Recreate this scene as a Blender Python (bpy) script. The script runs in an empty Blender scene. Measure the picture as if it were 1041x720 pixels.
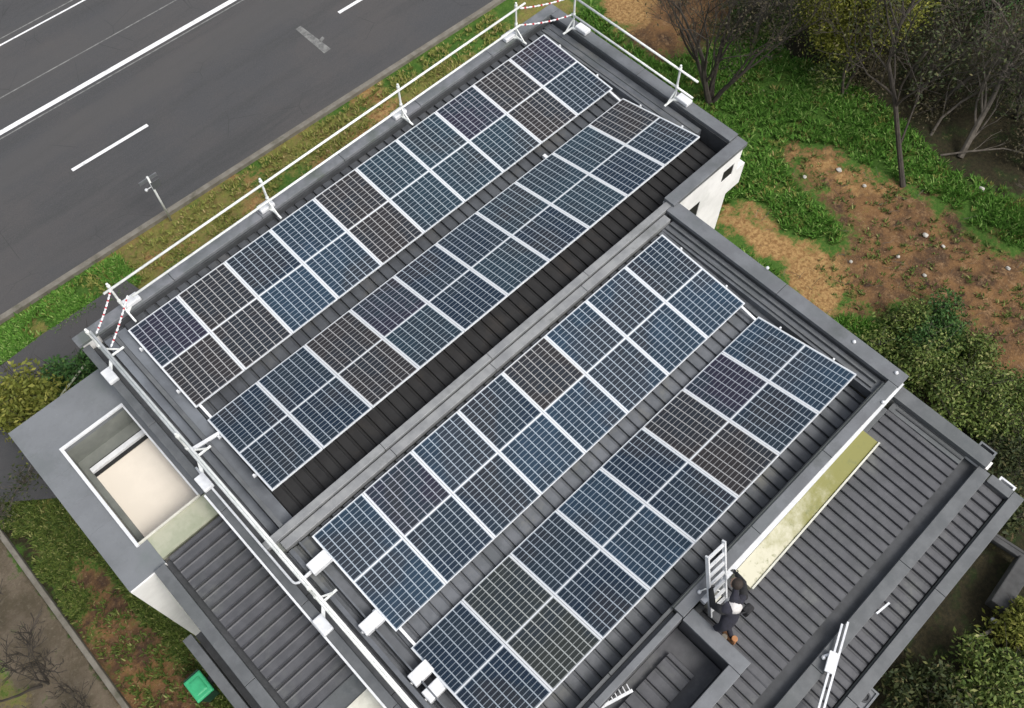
import bpy, bmesh, math, random
from mathutils import Vector, Matrix, noise
R = math.radians
random.seed(7)
scene = bpy.context.scene
col = scene.collection

# ------------------------------------------------------------------ camera
CAM = Vector((-0.73572735, -6.0397672, 15.69521784))
ROWS = ((0.71830106, -0.69565805, -0.01017156),
        (-0.61573294, -0.62883205, -0.4748086),
        (0.32390822, 0.34731848, -0.8800303))
FPX, CX, CY = 938.057, 520.5, 360.0
cd = bpy.data.cameras.new('camera'); cam = bpy.data.objects.new('camera', cd); col.objects.link(cam)
rx, dn, fw = [Vector(r) for r in ROWS]
M = Matrix(((rx.x, -dn.x, -fw.x, CAM.x), (rx.y, -dn.y, -fw.y, CAM.y), (rx.z, -dn.z, -fw.z, CAM.z), (0, 0, 0, 1)))
cam.matrix_world = M
cd.sensor_width = 36.0; cd.lens = FPX / 1041 * 36.0; cd.clip_start = 0.1; cd.clip_end = 2000
scene.camera = cam
G = -7.0                                   # ground level; the roof with panels is z = 0

def at(u, v, z=G):
    """survey helper: point of the photograph -> world point on the level z"""
    d = rx * ((u - CX) / FPX) + dn * ((v - CY) / FPX) + fw
    t = (z - CAM.z) / d.z
    return CAM + d * t

def lv(x, y, z):
    """plan coordinates measured at roof level 0 -> the same plan line at level z"""
    k = (CAM.z - z) / CAM.z
    return (CAM.x + (x - CAM.x) * k, CAM.y + (y - CAM.y) * k, z)
def lx(x, z): return lv(x, 0, z)[0]
def ly(y, z): return lv(0, y, z)[1]

# ------------------------------------------------------------------ materials
def newmat(name):
    m = bpy.data.materials.new(name); m.use_nodes = True
    nt = m.node_tree; b = nt.nodes['Principled BSDF']
    return m, nt, b
def N(nt, t, **kw):
    n = nt.nodes.new(t)
    for k, v in kw.items(): setattr(n, k, v)
    return n
def rgb(c): return (c[0], c[1], c[2], 1)
def mixc(nt, fac, a, b, blend='MIX'):
    n = N(nt, 'ShaderNodeMix', data_type='RGBA', blend_type=blend)
    for s, v in ((n.inputs[0], fac), (n.inputs[6], a), (n.inputs[7], b)):
        if hasattr(v, 'is_linked') or hasattr(v, 'links'): nt.links.new(v, s)
        elif isinstance(v, (int, float)): s.default_value = v
        else: s.default_value = rgb(v)
    return n.outputs[2]
def mth(nt, op, a, b=None, c=None, clamp=False):
    n = N(nt, 'ShaderNodeMath', operation=op); n.use_clamp = clamp
    for i, v in enumerate((a, b, c)):
        if v is None: continue
        if hasattr(v, 'links'): nt.links.new(v, n.inputs[i])
        else: n.inputs[i].default_value = v
    return n.outputs[0]
def ramp(nt, f, p0, p1):
    n = N(nt, 'ShaderNodeMapRange'); n.interpolation_type = 'SMOOTHSTEP'
    nt.links.new(f, n.inputs[0]); n.inputs[1].default_value = p0; n.inputs[2].default_value = p1
    return n.outputs[0]
def coords(nt, world=True):
    if world: return N(nt, 'ShaderNodeNewGeometry').outputs['Position']
    return N(nt, 'ShaderNodeTexCoord').outputs['Object']
def noi(nt, vec, scale, detail=4, rough=.6, sc3=None):
    if sc3:
        mp = N(nt, 'ShaderNodeMapping'); mp.inputs['Scale'].default_value = sc3
        nt.links.new(vec, mp.inputs[0]); vec = mp.outputs[0]
    n = N(nt, 'ShaderNodeTexNoise'); n.inputs['Scale'].default_value = scale
    n.inputs['Detail'].default_value = detail; n.inputs['Roughness'].default_value = rough
    nt.links.new(vec, n.inputs['Vector']); return n.outputs['Fac']
WEATHER = ('grey roof sheet', 'charcoal roof sheet', 'grey capping', 'stained capping', 'weathered capping', 'grey membrane', 'dark gutter')
def simple(name, c1, c2=None, rough=.6, scale=3., metal=0., c3=None, bump=0., bs=30., sc3=None, world=True, spec=.5, th=(.35, .65)):
    m, nt, b = newmat(name)
    b.inputs['Roughness'].default_value = rough; b.inputs['Metallic'].default_value = metal
    b.inputs['Specular IOR Level'].default_value = spec
    v = coords(nt, world)
    if c2 is None: c2 = tuple(x * .85 for x in c1)
    f = ramp(nt, noi(nt, v, scale, 6, .65, sc3), *th)
    c = mixc(nt, f, c1, c2)
    if name in WEATHER:
        f3 = ramp(nt, noi(nt, v, 9, 8, .8), .5, .78)
        c = mixc(nt, mth(nt, 'MULTIPLY', f3, .35), c, tuple(x * .45 for x in c1))
        f4 = ramp(nt, noi(nt, v, .55, 7, .75), .48, .62)
        c = mixc(nt, mth(nt, 'MULTIPLY', f4, .45), c, (c1[0] * .62, c1[1] * .66, c1[2] * .62))
        f5 = ramp(nt, noi(nt, v, 38, 3, .7), .66, .74)
        c = mixc(nt, mth(nt, 'MULTIPLY', f5, .4), c, tuple(min(.6, x * 2.2) for x in c1))
    if c3 is not None:
        f2 = ramp(nt, noi(nt, v, scale * .37, 5, .7, sc3), .52, .72)
        c = mixc(nt, f2, c, c3)
    nt.links.new(c, b.inputs['Base Color'])
    if bump:
        bp = N(nt, 'ShaderNodeBump'); bp.inputs['Strength'].default_value = bump; bp.inputs['Distance'].default_value = .01
        nt.links.new(noi(nt, v, bs, 5), bp.inputs['Height']); nt.links.new(bp.outputs[0], b.inputs['Normal'])
    return m

MT = {}
MT['roof'] = simple('grey roof sheet', (.125, .133, .146), (.088, .095, .105), .5, 2.2, c3=(.15, .15, .135), bump=.15)
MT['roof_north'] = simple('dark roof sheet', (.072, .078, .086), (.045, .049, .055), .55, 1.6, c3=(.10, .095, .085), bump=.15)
MT['roof_low'] = simple('charcoal roof sheet', (.082, .083, .090), (.060, .061, .067), .6, 3.5, c3=(.105, .108, .105), bump=.2)
MT['cap'] = simple('grey capping', (.150, .158, .168), (.115, .120, .128), .5, 2.0, c3=(.085, .092, .092), bump=.15, sc3=(1, 1, 1))
MT['cap_road'] = simple('stained capping', (.18, .185, .20), (.12, .13, .135), .55, 3.0, c3=(.10, .115, .10), bump=.15)
MT['cap_low'] = simple('weathered capping', (.120, .126, .130), (.085, .09, .094), .55, 2.5, c3=(.07, .078, .082), bump=.15)
MT['ridge'] = simple('light grey capping', (.26, .265, .265), (.19, .195, .20), .5, 2.5, c3=(.14, .145, .14), bump=.15)
MT['endpan'] = simple('blue grey pan', (.165, .18, .20), (.115, .125, .14), .45, 1.6, c3=(.09, .098, .105), bump=.15)
MT['gutter'] = simple('dark gutter', (.060, .063, .068), (.040, .042, .045), .7, 4.)
MT['mem'] = simple('grey membrane', (.170, .180, .190), (.145, .153, .162), .65, .9, c3=(.135, .155, .152), bump=.1, bs=12)
MT['wall'] = simple('white render', (.80, .79, .77), (.70, .69, .67), .8, 1.5, c3=(.60, .60, .57), bump=.2)
MT['wallgrey'] = simple('grey green render', (.19, .20, .18), (.15, .16, .145), .8, 2.)
MT['white'] = simple('white enamel', (.72, .73, .74), (.60, .61, .62), .4, 5.)
MT['rail'] = simple('pale painted tube', (.80, .81, .79), (.64, .66, .63), .45, 6.)
MT['cream'] = simple('cream screed', (.78, .71, .61), (.71, .645, .55), .85, 1.1, c3=(.66, .59, .49))
MT['creamstrip'] = simple('pale lichen stained board', (.38, .38, .29), (.30, .32, .23), .8, 3., c3=(.24, .27, .18))
MT['trim'] = simple('cream white trim', (.62, .61, .53), (.50, .49, .42), .6, 4.)
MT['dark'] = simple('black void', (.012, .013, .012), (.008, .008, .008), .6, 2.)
MT['glass'] = simple('dark window glass', (.02, .025, .03), (.015, .018, .02), .1, 2.)
MT['frame'] = simple('silver white panel frame', (.66, .68, .70), (.58, .60, .62), .35, 20., world=False)
MT['alu'] = simple('bright aluminium', (.78, .79, .80), (.62, .63, .65), .3, 12., metal=.5)
MT['dark_strip'] = simple('black strip sheet', (.021, .021, .022), (.014, .014, .015), .75, 3., c3=(.030, .027, .025))
MT['bark'] = simple('dark bark', (.055, .045, .035), (.03, .025, .02), .9, 5.)
MT['barkpale'] = simple('pale bare bark', (.125, .108, .088), (.07, .06, .047), .9, 5.)
MT['stone'] = simple('white stone', (.52, .50, .45), (.36, .34, .30), .8, 9., c3=(.35, .3, .25))
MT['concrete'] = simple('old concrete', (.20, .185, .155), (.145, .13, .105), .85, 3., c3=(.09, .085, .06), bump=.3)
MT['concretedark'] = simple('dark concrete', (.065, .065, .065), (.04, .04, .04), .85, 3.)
MT['paint'] = simple('road paint', (.80, .80, .80), (.62, .62, .62), .6, 9., c3=(.45, .45, .45), th=(.45, .8))
MT['paintworn'] = simple('worn road paint', (.22, .22, .21), (.12, .12, .115), .7, 6., c3=(.07, .07, .07))
MT['binlid'] = simple('bright green plastic', (.06, .50, .22), (.045, .42, .18), .4, 4.)
MT['bin'] = simple('dark green plastic', (.02, .07, .04), (.015, .05, .03), .5, 4.)
MT['black'] = simple('black rubber', (.02, .02, .02), (.03, .03, .03), .7, 6.)
MT['navy'] = simple('dark navy cloth', (.022, .022, .035), (.014, .014, .02), .9, 20.)
MT['blackcloth'] = simple('black cloth', (.014, .014, .015), (.024, .024, .026), .9, 20.)
MT['skin'] = simple('skin', (.45, .27, .19), (.40, .23, .16), .6, 10.)
MT['boot'] = simple('tan leather', (.42, .20, .08), (.34, .15, .06), .7, 20.)
MT['hair'] = simple('dark hair', (.03, .02, .015), (.02, .014, .01), .8, 30.)
MT['shirt'] = simple('white shirt', (.62, .60, .58), (.50, .48, .47), .9, 12.)
MT['red'] = simple('red tape', (.55, .05, .06), (.45, .04, .05), .5, 8.)

def mk_algae():
    m, nt, b = newmat('algae stained translucent sheet')
    v = coords(nt)
    x = N(nt, 'ShaderNodeSeparateXYZ'); nt.links.new(v, x.inputs[0])
    f = mth(nt, 'ADD', noi(nt, v, 2.2, 6, .7), mth(nt, 'MULTIPLY', mth(nt, 'SUBTRACT', x.outputs[0], 6.2), .20))
    f = ramp(nt, f, .25, .72)
    c = mixc(nt, f, (.46, .44, .33), (.16, .155, .025))
    c = mixc(nt, ramp(nt, noi(nt, v, 6, 5, .7), .55, .75), c, (.11, .12, .025))
    nt.links.new(c, b.inputs['Base Color']); b.inputs['Roughness'].default_value = .5
    return m
MT['algae'] = mk_algae()

def mk_asphalt():
    m, nt, b = newmat('asphalt')
    v = coords(nt)
    c = mixc(nt, ramp(nt, noi(nt, v, .25, 5, .6), .35, .65), (.047, .048, .051), (.060, .056, .055))
    c = mixc(nt, ramp(nt, noi(nt, v, 1.0, 6, .7, (.12, 1, 1)), .45, .7), c, (.038, .039, .040))
    c = mixc(nt, mth(nt, 'MULTIPLY', ramp(nt, noi(nt, v, 60, 2, .7), .4, .75), .45), c, (.13, .125, .12))
    c = mixc(nt, mth(nt, 'MULTIPLY', ramp(nt, noi(nt, v, 6, 6, .8), .62, .75), .5), c, (.10, .095, .09))
    # wheel tracks and fine cracks along the road
    tr = noi(nt, v, 1.0, 3, .5, (.015, .62, 1)); c = mixc(nt, mth(nt, 'MULTIPLY', ramp(nt, tr, .45, .6), .5), c, (.072, .069, .067))
    vo = N(nt, 'ShaderNodeTexVoronoi', feature='DISTANCE_TO_EDGE'); vo.inputs['Scale'].default_value = .55; nt.links.new(v, vo.inputs['Vector'])
    ck = mth(nt, 'MULTIPLY', mth(nt, 'LESS_THAN', vo.outputs['Distance'], .006), ramp(nt, noi(nt, v, .4, 3, .5), .5, .6))
    c = mixc(nt, mth(nt, 'MULTIPLY', ck, .5), c, (.03, .03, .03))
    nt.links.new(c, b.inputs['Base Color']); b.inputs['Roughness'].default_value = .8
    bp = N(nt, 'ShaderNodeBump'); bp.inputs['Strength'].default_value = .3; bp.inputs['Distance'].default_value = .01
    nt.links.new(noi(nt, v, 70, 3), bp.inputs['Height']); nt.links.new(bp.outputs[0], b.inputs['Normal'])
    return m
MT['asphalt'] = mk_asphalt()

def mk_ground():
    m, nt, b = newmat('soil and turf')
    v = coords(nt)
    def attr(n): return N(nt, 'ShaderNodeAttribute', attribute_name=n).outputs['Fac']
    nz = noi(nt, v, 1.3, 7, .7); nf = noi(nt, v, 9, 6, .75)
    def msk(n, w=.5):
        s = mth(nt, 'ADD', attr(n), mth(nt, 'MULTIPLY', mth(nt, 'SUBTRACT', nz, .5), 2.3))
        s = mth(nt, 'ADD', s, mth(nt, 'MULTIPLY', mth(nt, 'SUBTRACT', nf, .5), 1.2))
        return ramp(nt, s, w - .2, w + .2)
    grass = mixc(nt, ramp(nt, nf, .3, .7), (.040, .095, .016), (.080, .155, .028))
    grass = mixc(nt, ramp(nt, nz, .5, .7), grass, (.11, .14, .030))
    dry = mixc(nt, ramp(nt, noi(nt, v, 3.5, 7, .75), .35, .65), (.20, .20, .050), (.20, .145, .06))
    dry = mixc(nt, ramp(nt, nf, .45, .7), dry, (.12, .15, .035))
    dirt = mixc(nt, ramp(nt, nz, .35, .68), (.21, .115, .05), (.055, .035, .024))
    dirt = mixc(nt, ramp(nt, noi(nt, v, 3.1, 7, .8), .52, .68), dirt, (.27, .165, .085))
    dirt = mixc(nt, ramp(nt, noi(nt, v, 14, 6, .8), .55, .72), dirt, (.34, .25, .15))
    dirt = mixc(nt, ramp(nt, noi(nt, v, .8, 6, .75), .55, .66), dirt, (.045, .028, .022))
    straw = mixc(nt, ramp(nt, nf, .35, .65), (.42, .27, .115), (.19, .10, .04))
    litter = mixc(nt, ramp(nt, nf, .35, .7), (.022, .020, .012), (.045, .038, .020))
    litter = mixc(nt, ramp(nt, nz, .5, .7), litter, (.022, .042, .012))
    path = mixc(nt, ramp(nt, nz, .35, .65), (.155, .125, .092), (.095, .078, .052))
    path = mixc(nt, ramp(nt, nf, .5, .75), path, (.18, .155, .115))
    c = mixc(nt, msk('dry'), grass, dry)
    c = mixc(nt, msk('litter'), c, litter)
    c = mixc(nt, msk('dirt'), c, dirt)
    c = mixc(nt, msk('straw'), c, straw)
    c = mixc(nt, msk('path'), c, path)
    nt.links.new(c, b.inputs['Base Color']); b.inputs['Roughness'].default_value = .95
    b.inputs['Specular IOR Level'].default_value = .15
    bp = N(nt, 'ShaderNodeBump'); bp.inputs['Strength'].default_value = .9; bp.inputs['Distance'].default_value = .08
    nt.links.new(noi(nt, v, 5, 8, .75), bp.inputs['Height']); nt.links.new(bp.outputs[0], b.inputs['Normal'])
    return m
MT['ground'] = mk_ground()

def leafmat(name, c1, c2, c3):
    m, nt, b = newmat(name)
    g = N(nt, 'ShaderNodeNewGeometry')
    r = g.outputs['Random Per Island']
    c = mixc(nt, ramp(nt, r, .1, .8), c1, c2)
    c = mixc(nt, ramp(nt, r, .86, .93), c, c3)
    nt.links.new(c, b.inputs['Base Color']); b.inputs['Roughness'].default_value = .65
    b.inputs['Specular IOR Level'].default_value = .25
    return m
MT['leaf_dark'] = leafmat('dark olive leaves', (.024, .038, .012), (.052, .062, .020), (.10, .09, .035))
MT['leaf_mid'] = leafmat('mid green leaves', (.055, .090, .018), (.115, .155, .032), (.24, .25, .09))
MT['leaf_yellow'] = leafmat('yellow green leaves', (.10, .115, .014), (.18, .185, .025), (.26, .26, .05))
MT['leaf_brown'] = leafmat('brown olive leaves', (.040, .036, .018), (.065, .055, .028), (.11, .09, .05))
MT['barkgrey'] = simple('grey brown bark', (.085, .072, .055), (.045, .038, .03), .9, 5.)
MT['leaf_bush'] = leafmat('hedge leaves', (.10, .12, .018), (.16, .17, .03), (.28, .27, .06))
MT['leaf_deep'] = leafmat('deep green leaves', (.028, .075, .018), (.055, .125, .028), (.12, .18, .05))
MT['leaf_lime'] = leafmat('grass blades', (.065, .165, .022), (.135, .285, .045), (.28, .40, .12))
MT['leaf_dry'] = leafmat('dry grass blades', (.15, .18, .04), (.26, .26, .07), (.36, .28, .13))

def cellmat(name, ca, cb, cline):
    """one half of a module: 6 x 12 half-cut cells on a white backsheet"""
    m, nt, b = newmat(name)
    tc = N(nt, 'ShaderNodeTexCoord').outputs['Object']
    s = N(nt, 'ShaderNodeSeparateXYZ'); nt.links.new(tc, s.inputs[0])
    def grid(v, off, pitch, gap):
        q = mth(nt, 'DIVIDE', mth(nt, 'SUBTRACT', v, off), pitch)
        f = mth(nt, 'FRACT', q)
        d = mth(nt, 'ABSOLUTE', mth(nt, 'SUBTRACT', f, .5))      # .5 at the joints
        return mth(nt, 'GREATER_THAN', d, .5 - gap / pitch / 2), mth(nt, 'FLOOR', q)
    gx, ix = grid(s.outputs[0], .032, .1803, .019)
    gy, iy = grid(s.outputs[1], .012, .0888, .013)
    g = mth(nt, 'MAXIMUM', gx, mth(nt, 'MULTIPLY', gy, .62))
    # busbars: fine silver lines along the module
    bq = mth(nt, 'FRACT', mth(nt, 'DIVIDE', mth(nt, 'SUBTRACT', s.outputs[0], .032), .1803 / 5))
    bb = mth(nt, 'MULTIPLY', mth(nt, 'GREATER_THAN', mth(nt, 'ABSOLUTE', mth(nt, 'SUBTRACT', bq, .5)), .47), .10)
    w = coords(nt)
    f = ramp(nt, noi(nt, w, .8, 4, .6), .42, .58)  # broad noise patches paint sky reflection into the cell colour
    cell = mixc(nt, f, ca, cb)
    cell = mixc(nt, mth(nt, 'MULTIPLY', ramp(nt, noi(nt, w, .45, 3, .5), .52, .60), .5), cell, (.032, .028, .028))  # browner patches of the same painted reflection, running across panels
    cmb = N(nt, 'ShaderNodeCombineXYZ'); nt.links.new(ix, cmb.inputs[0]); nt.links.new(iy, cmb.inputs[1])
    wn = N(nt, 'ShaderNodeTexWhiteNoise'); nt.links.new(cmb.outputs[0], wn.inputs[0])
    cell = mixc(nt, mth(nt, 'MULTIPLY', wn.outputs['Value'], .25), cell, tuple(x * .5 for x in ca))
    cell = mixc(nt, bb, cell, (.5, .5, .5))
    c = mixc(nt, mth(nt, 'MULTIPLY', g, .82), cell, cline)
    # margins of the backsheet
    mx = mth(nt, 'MAXIMUM', mth(nt, 'LESS_THAN', s.outputs[0], .029), mth(nt, 'GREATER_THAN', s.outputs[0], 1.146 - .029))
    c = mixc(nt, mx, c, (.64, .66, .68))
    nt.links.new(c, b.inputs['Base Color'])
    b.inputs['Roughness'].default_value = .25; b.inputs['Specular IOR Level'].default_value = .22
    b.inputs['IOR'].default_value = 1.45
    return m
SLATE = (.020, .031, .044)
CELL = {
    'n': cellmat('navy cells', (.013, .024, .042), SLATE, (.36, .41, .46)),
    'b': cellmat('blue cells', (.022, .043, .070), (.019, .034, .053), (.38, .44, .50)),
    't': cellmat('teal cells', (.020, .038, .055), SLATE, (.36, .42, .46)),
    'k': cellmat('brown black cells', (.029, .027, .029), (.021, .026, .034), (.38, .38, .38)),
    'p': cellmat('violet black cells', (.024, .023, .040), SLATE, (.36, .38, .43)),
    'o': cellmat('olive grey cells', (.034, .039, .037), (.025, .033, .040), (.40, .42, .41)),
}

# ------------------------------------------------------------------ mesh helper
ORG = {}
class MB:
    def __init__(s): s.v = []; s.f = []; s.m = []
    def add(s, vs, fs, mi=0):
        o = len(s.v); s.v += [tuple(p) for p in vs]
        for f in fs: s.f.append(tuple(i + o for i in f)); s.m.append(mi)
        return s
    def box(s, x0, x1, y0, y1, z0, z1, mi=0):
        if x1 < x0: x0, x1 = x1, x0
        if y1 < y0: y0, y1 = y1, y0
        if z1 < z0: z0, z1 = z1, z0
        vs = [(x, y, z) for z in (z0, z1) for x, y in ((x0, y0), (x1, y0), (x1, y1), (x0, y1))]
        return s.add(vs, [(3, 2, 1, 0), (4, 5, 6, 7), (0, 1, 5, 4), (1, 2, 6, 5), (2, 3, 7, 6), (3, 0, 4, 7)], mi)
    def prism(s, pts, z0, z1, mi=0):
        n = len(pts)
        vs = [(p[0], p[1], z0) for p in pts] + [(p[0], p[1], z1) for p in pts]
        fs = [tuple(range(n))[::-1], tuple(range(n, 2 * n))] + [(i, (i + 1) % n, n + (i + 1) % n, n + i) for i in range(n)]
        return s.add(vs, fs, mi)
    def bar(s, a, b, w, h, up=(0, 0, 1), mi=0):
        a, b = Vector(a), Vector(b); d = (b - a).normalized(); u = Vector(up)
        sd = d.cross(u)
        if sd.length < 1e-4: sd = d.cross(Vector((1, 0, 0)))
        sd.normalize(); u = sd.cross(d)
        vs = []
        for p in (a, b):
            for i, j in ((-1, -1), (1, -1), (1, 1), (-1, 1)): vs.append(p + sd * (w / 2 * i) + u * (h / 2 * j))
        return s.add(vs, [(3, 2, 1, 0), (4, 5, 6, 7), (0, 1, 5, 4), (1, 2, 6, 5), (2, 3, 7, 6), (3, 0, 4, 7)], mi)
    def tube(s, pts, r, n=8, r1=None, mi=0, stripes=None):
        pts = [Vector(p) for p in pts]; L = len(pts)
        rs = r if isinstance(r, (list, tuple)) else [r + ((r1 if r1 is not None else r) - r) * i / max(1, L - 1) for i in range(L)]
        vs = []
        ref = Vector((.31, .17, .93))
        for i, p in enumerate(pts):
            d = (pts[min(i + 1, L - 1)] - pts[max(i - 1, 0)]).normalized()
            a = d.cross(ref)
            if a.length < .05: a = d.cross(Vector((1, 0, 0)))
            a.normalize(); b = d.cross(a)
            for k in range(n):
                t = 2 * math.pi * k / n
                vs.append(p + (a * math.cos(t) + b * math.sin(t)) * rs[i])
        o = len(s.v); s.v += [tuple(p) for p in vs]
        for i in range(L - 1):
            for k in range(n):
                s.f.append((o + i * n + k, o + i * n + (k + 1) % n, o + (i + 1) * n + (k + 1) % n, o + (i + 1) * n + k))
                s.m.append(stripes[i % len(stripes)] if stripes else mi)
        s.f.append(tuple(o + k for k in range(n))[::-1]); s.m.append(mi)
        s.f.append(tuple(o + (L - 1) * n + k for k in range(n))); s.m.append(mi)
        return s
    def lathe(s, c, prof, n=14, mi=0):
        vs = []; L = len(prof)
        for r, z in prof:
            for k in range(n):
                t = 2 * math.pi * k / n; vs.append((c[0] + r * math.cos(t), c[1] + r * math.sin(t), c[2] + z))
        fs = [(i * n + k, i * n + (k + 1) % n, (i + 1) * n + (k + 1) % n, (i + 1) * n + k) for i in range(L - 1) for k in range(n)]
        fs += [tuple(range(n))[::-1], tuple((L - 1) * n + k for k in range(n))]
        return s.add(vs, fs, mi)
    def build(s, name, mats, parent=None, smooth=False, bevel=0.):
        o0 = Vector(ORG.get(parent.name, (0, 0, 0))) if parent else Vector((0, 0, 0))
        me = bpy.data.meshes.new(name)
        me.from_pydata([tuple(Vector(p) - o0) for p in s.v], [], s.f)
        for m in (mats if isinstance(mats, (list, tuple)) else [mats]): me.materials.append(m)
        me.polygons.foreach_set('material_index', s.m)
        if smooth: me.polygons.foreach_set('use_smooth', [True] * len(s.f))
        me.update()
        ob = bpy.data.objects.new(name, me); col.objects.link(ob)
        if parent: ob.parent = parent; ORG[ob.name] = tuple(o0)
        if bevel:
            b = ob.modifiers.new('bevel', 'BEVEL'); b.width = bevel; b.segments = 2; b.limit_method = 'ANGLE'
        return ob

def tag(o, label=None, cat=None, group=None, kind=None):
    if label: o['label'] = label
    if cat: o['category'] = cat
    if group: o['group'] = group
    if kind: o['kind'] = kind
    return o
def thing(name, loc, label, cat, group=None):
    o = bpy.data.objects.new(name, None); col.objects.link(o); o.location = loc
    o.empty_display_size = .2
    ORG[o.name] = tuple(loc)
    return tag(o, label, cat, group)

# ------------------------------------------------------------------ ribbed sheets
def ribs_y(mb, x0, x1, y0, y1, zf, pitch=.25, groove=.05, dep=.045, thick=.06):
    """sheet with grooves running along y; zf(y) = surface height"""
    prof = []; x = x0
    while x < x1 - 1e-6:
        e = min(x + pitch, x1)
        prof += [(x, .012), (x + min(.022, (e - x) * .3), 0), (min(x + pitch - groove - .022, e - .001), 0), (min(x + pitch - groove, e), .012)]
        if e - x > pitch - .01: prof += [(x + pitch - groove * .8, -dep), (x + pitch - groove * .2, -dep)]
        x += pitch
    prof.append((x1, 0))
    vs = []; n = len(prof)
    for y in (y0, y1):
        vs += [(px, y, zf(y) + d) for px, d in prof]
    fs = [(i, i + 1, n + i + 1, n + i) for i in range(n - 1)]
    if y1 < y0: fs = [f[::-1] for f in fs]
    mb.add(vs, fs)
    mb.box(x0 + .002, x1 - .002, min(y0, y1) + .002, max(y0, y1) - .002, min(zf(y0), zf(y1)) - dep - thick - .02, min(zf(y0), zf(y1)) - dep - .02)
    return mb
def ribs_x(mb, x0, x1, y0, y1, z, pitch=.25, groove=.05, dep=.045, dz=0.):
    prof = []; y = y0
    while y < y1 - 1e-6:
        e = min(y + pitch, y1)
        prof += [(y, .012), (y + min(.022, (e - y) * .3), 0), (min(y + pitch - groove - .022, e - .001), 0), (min(y + pitch - groove, e), .012)]
        if e - y > pitch - .01: prof += [(y + pitch - groove * .8, -dep), (y + pitch - groove * .2, -dep)]
        y += pitch
    prof.append((y1, 0)); n = len(prof)
    vs = [(x0, py, z + d) for py, d in prof] + [(x1, py, z + d + dz) for py, d in prof]
    mb.add(vs, [(i, n + i, n + i + 1, i + 1) for i in range(n - 1)])
    mb.box(x0 + .002, x1 - .002, y0 + .002, y1 - .002, z - dep - .08, z - dep - .02)
    return mb

# =================================================================== BUILDING
B = thing('building', (5, 0, G), 'white rendered building under dark ribbed metal roofs that carry the solar panels', 'building')
def part(name, mb, mat, parent=B, **k): return mb.build(name, mat, parent, **k)

zr1 = lambda y: .0634 * y - .43
zr2 = lambda y: .0623 * y - .17
# north roof (by the road)
part('roof_sheet', ribs_y(MB(), -.48, 12.02, 1.30, 6.02, zr1), MT['roof_north'])  # sheet colour darkened to carry the shade between the panel rows
part('dark_strip_sheet', ribs_y(MB(), -.48, 12.02, .44, 1.298, zr1, dep=.03), MT['dark_strip'])  # near-black sheet along the lower strip of the north roof
# south roof (rows nearer the camera)
part('roof_sheet', ribs_y(MB(), -.48, 9.40, -5.14, .12, zr2), MT['roof'])
# walls below (main block)
w = MB(); w.box(-.83, 12.22, 6.10, 6.29, G, .07); part('wall', w, MT['wall'])
w = MB(); w.box(12.12, 12.30, .565, 6.09, G, .07); part('wall', w, MT['wall'])
w = MB(); w.box(-.855, -.74, -5.3, 6.09, G, -.06); part('wall', w, MT['wall'])
# front (balcony side) wall of the north block with openings
w = MB()
w.box(9.9, 12.28, .32, .56, -.42, -.02)
w.box(9.9, 11.72, .32, .56, -.80, -.42); w.box(12.10, 12.28, .32, .56, -.80, -.42)
w.box(9.9, 10.62, .32, .56, -3.4, -.80); w.box(11.02, 12.10, .32, .56, -3.4, -1.5); w.box(11.02, 12.58, .32, .56, -1.5, -.80)
w.box(9.9, 12.10, .32, .56, G, -3.4)
part('front_wall', w, MT['wall'])
w = MB(); w.box(12.281, 12.58, .34, 1.6, -1.48, -.95); part('balcony_side', w, MT['wall'], bevel=.01)
w = MB(); w.box(11.722, 12.098, .335, .50, -.798, -.422); w.box(10.622, 11.018, .335, .50, -3.39, -.802); part('window', w, MT['dark'])  # black blocks stand in for the shade inside the wall openings
# south block walls
w = MB(); w.box(9.80, 10.03, -5.35, .3, G, -.06); part('wall', w, MT['wall'])
w = MB(); w.box(-.62, 9.66, .17, .40, -3, -.10); part('wall', w, MT['wallgrey'])
w = MB(); w.box(3.62, 9.66, -5.40, -5.20, -3, -.03); part('wall', w, MT['wallgrey'])

# cappings: road side, right side, front
def caps(name, boxes, mat, bevel=.008):
    w = MB()
    for x0, x1, y0, y1, z0, z1 in boxes:
        n = max(1, int(round(max(x1 - x0, y1 - y0) / 2.4))); g = .004
        for k in range(n):
            if x1 - x0 > y1 - y0: w.box(x0 + (x1 - x0) * k / n + g, x0 + (x1 - x0) * (k + 1) / n - g, y0, y1, z0, z1)
            else: w.box(x0, x1, y0 + (y1 - y0) * k / n + g, y0 + (y1 - y0) * (k + 1) / n - g, z0, z1)
    return part(name, w, mat, bevel=bevel)
caps('parapet_cap', [(-.90, 12.34, 6.07, 6.33, .07, .15)], MT['cap_road'])
caps('parapet_cap', [(12.05, 12.34, .56, 6.068, .07, .148)], MT['cap'])
caps('parapet_cap', [(9.9, 12.34, .28, .558, -.02, .10)], MT['cap'])
caps('parapet_cap', [(-.875, -.71, -5.45, 6.068, -.06, .04)], MT['cap_low'])
w = MB(); w.box(-.915, -.878, -5.45, ly(1.92, 0), -.10, .045); part('edge_trim', w, MT['white'])
caps('box_gutter', [(-.708, -.485, -5.2, 6.05, -.26, -.14)], MT['gutter'])
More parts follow.
